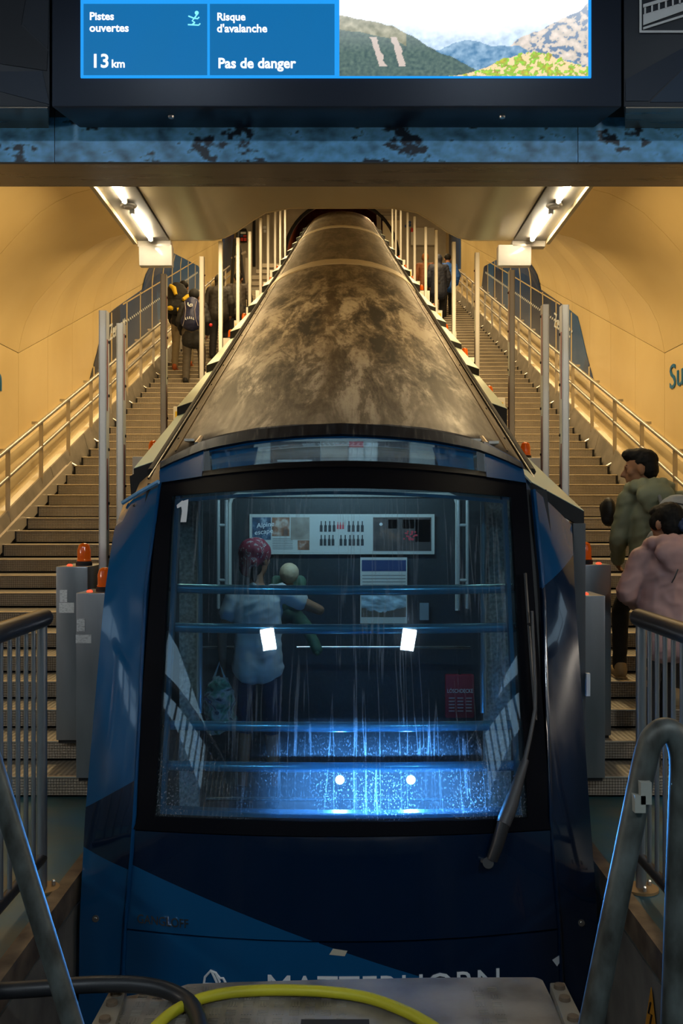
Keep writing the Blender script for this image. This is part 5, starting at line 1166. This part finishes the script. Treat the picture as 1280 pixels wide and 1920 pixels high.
b = MB(); b.cap((0, 0, .12), (0, .06, .42), .16, .13); b.ell((-.05, 0, .12), (.14, .12, .13)); b.ell((.05, 0, .12), (.14, .12, .13)); remesh(b, 'pack_body', cloth('pack_navy', (.012, .018, .07), .6), bp, .014, 5, .004)
b = MB()
for sx in (-1, 1): b.tube([(sx*.1, -.07, .45), (sx*.075, -.125, .3), (sx*.09, -.13, .15), (sx*.13, -.1, .03)], .006, 6)
wbuild(b, 'piping', cloth('piping_pale', (.3, .26, .28)), bp)
b = MB(); b.tube([(-.04, -.1, .42), (-.04, -.11, .38), (-.01, -.115, .35), (.03, -.11, .36), (.03, -.105, .39), (.0, -.105, .39), (-.01, -.108, .37)], .009, 6); wbuild(b, 'emblem', WHITEP, bp)
b = MB()
for k in range(5): x = -.07+k*.032; z = .12+.02*math.sin(PI*k/4); b.tube([(x, -.166, z), (x, -.162, z+.035)], .006, 5); b.tube([(x, -.166, z), (x+.016, -.165, z)], .005, 5)
wbuild(b, 'print_marks', WHITEP, bp)
t, J, R = person('hooded person in black clothes ahead of the navy backpack on the left stairs', (-2.33, 18.2, st(37)), .98, clb(.7), skin('tan', (.3, .145, .075)), hpitch=-.3)
jacket(t, J, .98, cloth('dark_brown', (.02, .016, .013)), .78, .04, hood='up', wr=.004); trousers(t, J, .98, DKW, .02); shoes(t, J, .98, DKW)
t, J, R = person('person in a dark brown jacket beside the hooded climber on the left stairs', (-2.06, 19.0, st(39)), .98, clb(.7), skin('tan', (.3, .145, .075)), hpitch=-.3)
jacket(t, J, .98, cloth('umber', (.035, .026, .02)), .74, .03); trousers(t, J, .98, DKW, .02); shoes(t, J, .98, DKW)
b = MB(); b.ell(J['head']+V3((0, -.02, .04)), (.088, .1, .092)); remesh(b, 'hair', HAIRB, t, .012, 2)
# --- right stairs, far up
t, J, R = person('person in a navy coat with dark hood high on the right stairs', (2.3, 22.7, st(50)), .96, clb(.4), skin('tan', (.3, .145, .075)))
jacket(t, J, .96, cloth('navy_coat', (.012, .016, .035)), .62, .045, hood='up', wr=.004); trousers(t, J, .96, DKW, .02); shoes(t, J, .96, DKW)
t, J, R = person('person in a bright blue jacket behind the navy coat on the right stairs', (2.62, 23.6, st(52)), .97, clb(.4), skin('tan', (.3, .145, .075)))
jacket(t, J, .97, cloth('bright_blue', (.01, .08, .35)), .74, .04); trousers(t, J, .97, DKW, .02); shoes(t, J, .97, DKW)
b = MB(); b.ell(J['head']+V3((0, -.02, .04)), (.088, .1, .092)); remesh(b, 'hair', HAIRB, t, .012, 2)
t, J, R = person('person with orange brown hair left of the navy coat on the right stairs', (2.08, 23.8, st(53)), .93, clb(.4), skin('tan', (.3, .145, .075)))
jacket(t, J, .93, cloth('rust', (.16, .05, .015)), .74, .03); trousers(t, J, .93, DKW, .02); shoes(t, J, .93, DKW)
b = MB(); b.ell(J['head']+V3((0, -.03, .03)), (.092, .105, .11)); remesh(b, 'hair', mat('hair_rust', (.25, .08, .02), .5), t, .012, 2)
# --- woman and child in the first compartment
t, J, R = person('woman with a red bandana and pale T-shirt inside the funicular compartment', (-.48, 5.52, -.03), .885,
    dict(head=(-.02, .05, 1.6), neck=(-.01, .02, 1.44), shL=(-.155, 0, 1.37), elL=(-.23, -.02, 1.12), wrL=(-.23, .0, .9), shR=(.15, .02, 1.39), elR=(.4, .03, 1.27), wrR=(.16, .2, 1.32), knL=(-.09, .04, .5), knR=(.09, .0, .5)), skin('brown', (.3, .14, .075)), hyaw=math.radians(-28), v=.009, slim=.85)
TEE = cloth('tee', (.5, .52, .52), .8)
s = .885
jacket(t, J, s, TEE, .81, .02, .01, .006, sleeves=.46, name='t_shirt', slim=.87); trousers(t, J, s, cloth('navy_shorts', (.012, .02, .05)), .008, to=.3, name='shorts', slim=.82); shoes(t, J, s, cloth('dark_shoe', (.03, .03, .03)))
BAN = mat('bandana_red', (.2, .012, .03), .7, build=noisy([(.0, (.2, .01, .03)), (.57, (.2, .01, .03)), (.6, (.55, .5, .48)), (.64, (.03, .01, .02)), (.68, (.2, .01, .03))], 38))
b = MB(); h = J['head']
for c, r in (((0, -.012, .045), (.086, .102, .086)), ((0, -.075, -.005), (.062, .05, .075)), ((-.01, -.1, -.05), (.03, .02, .05))): b.ell(h+R @ (V3(c)*s), [q*s*1.2 for q in r], 14, 10, 0, R)
remesh(b, 'bandana', BAN, t, .009, 3, .004)
b = MB(); b.ell(h+R @ (V3((0, -.06, -.05))*s), (.07, .05, .06)); b.cap(h+R @ (V3((.03, -.08, -.05))*s), h+R @ (V3((.05, -.09, -.13))*s), .03, .014); remesh(b, 'hair', HAIRB, t, .009, 2)
t, J, R = person('small child with pale hair held on the arm of the woman in the bandana', (-.32, 5.8, .64), .44,
    dict(head=(.02, -.18, 1.47), neck=(.02, -.1, 1.33), chest=(0, -.02, 1.2), kn_=(0, 0, 0), knL=(-.2, .0, .68), knR=(.26, -.06, .74), anL=(-.2, -.08, .4), anR=(.4, -.18, .46), elL=(-.2, -.15, 1.15), wrL=(-.15, -.3, 1.2), elR=(.2, -.12, 1.15), wrR=(.14, -.26, 1.2)), skin('fair', (.42, .22, .13)), hyaw=.6, v=.008)
GRN = cloth('child_green', (.04, .1, .06))
jacket(t, J, .44, GRN, .85, .012, .008, .003, name='top'); trousers(t, J, .44, GRN, .012, .008); shoes(t, J, .44, cloth('green_shoe', (.08, .18, .1)))
b = MB(); b.ell(J['head']+V3((0, -.008, .012)), (.06, .064, .062)); remesh(b, 'hair', mat('hair_pale', (.5, .38, .24), .6), t, .007, 2, .002, 60)
bg = thing('tote_bag', 'patterned green and white bag hanging from the left hand of the bandana woman', 'bag', (-.7, 5.5, .38))
TOTE = mat('tote_print', (.1, .25, .2), .7, build=noisy([(.36, (.01, .02, .025)), (.45, (.08, .3, .2)), (.53, (.42, .48, .46)), (.6, (.02, .04, .05)), (.68, (.2, .3, .5))], 9, dist=1.5))
b = MB(); b.ell((0, 0, .18), (.09, .06, .17)); b.cap((-.03, 0, .06), (.04, 0, .1), .06, .06); remesh(b, 'bag_body', TOTE, bg, .01, 3, .012, 14)
b = MB(); b.tube([(-.03, 0, .33), (.0, .01, .42), (.03, 0, .33)], .008, 8); wbuild(b, 'bag_handle', cloth('handle_white', (.5, .5, .48)), bg)
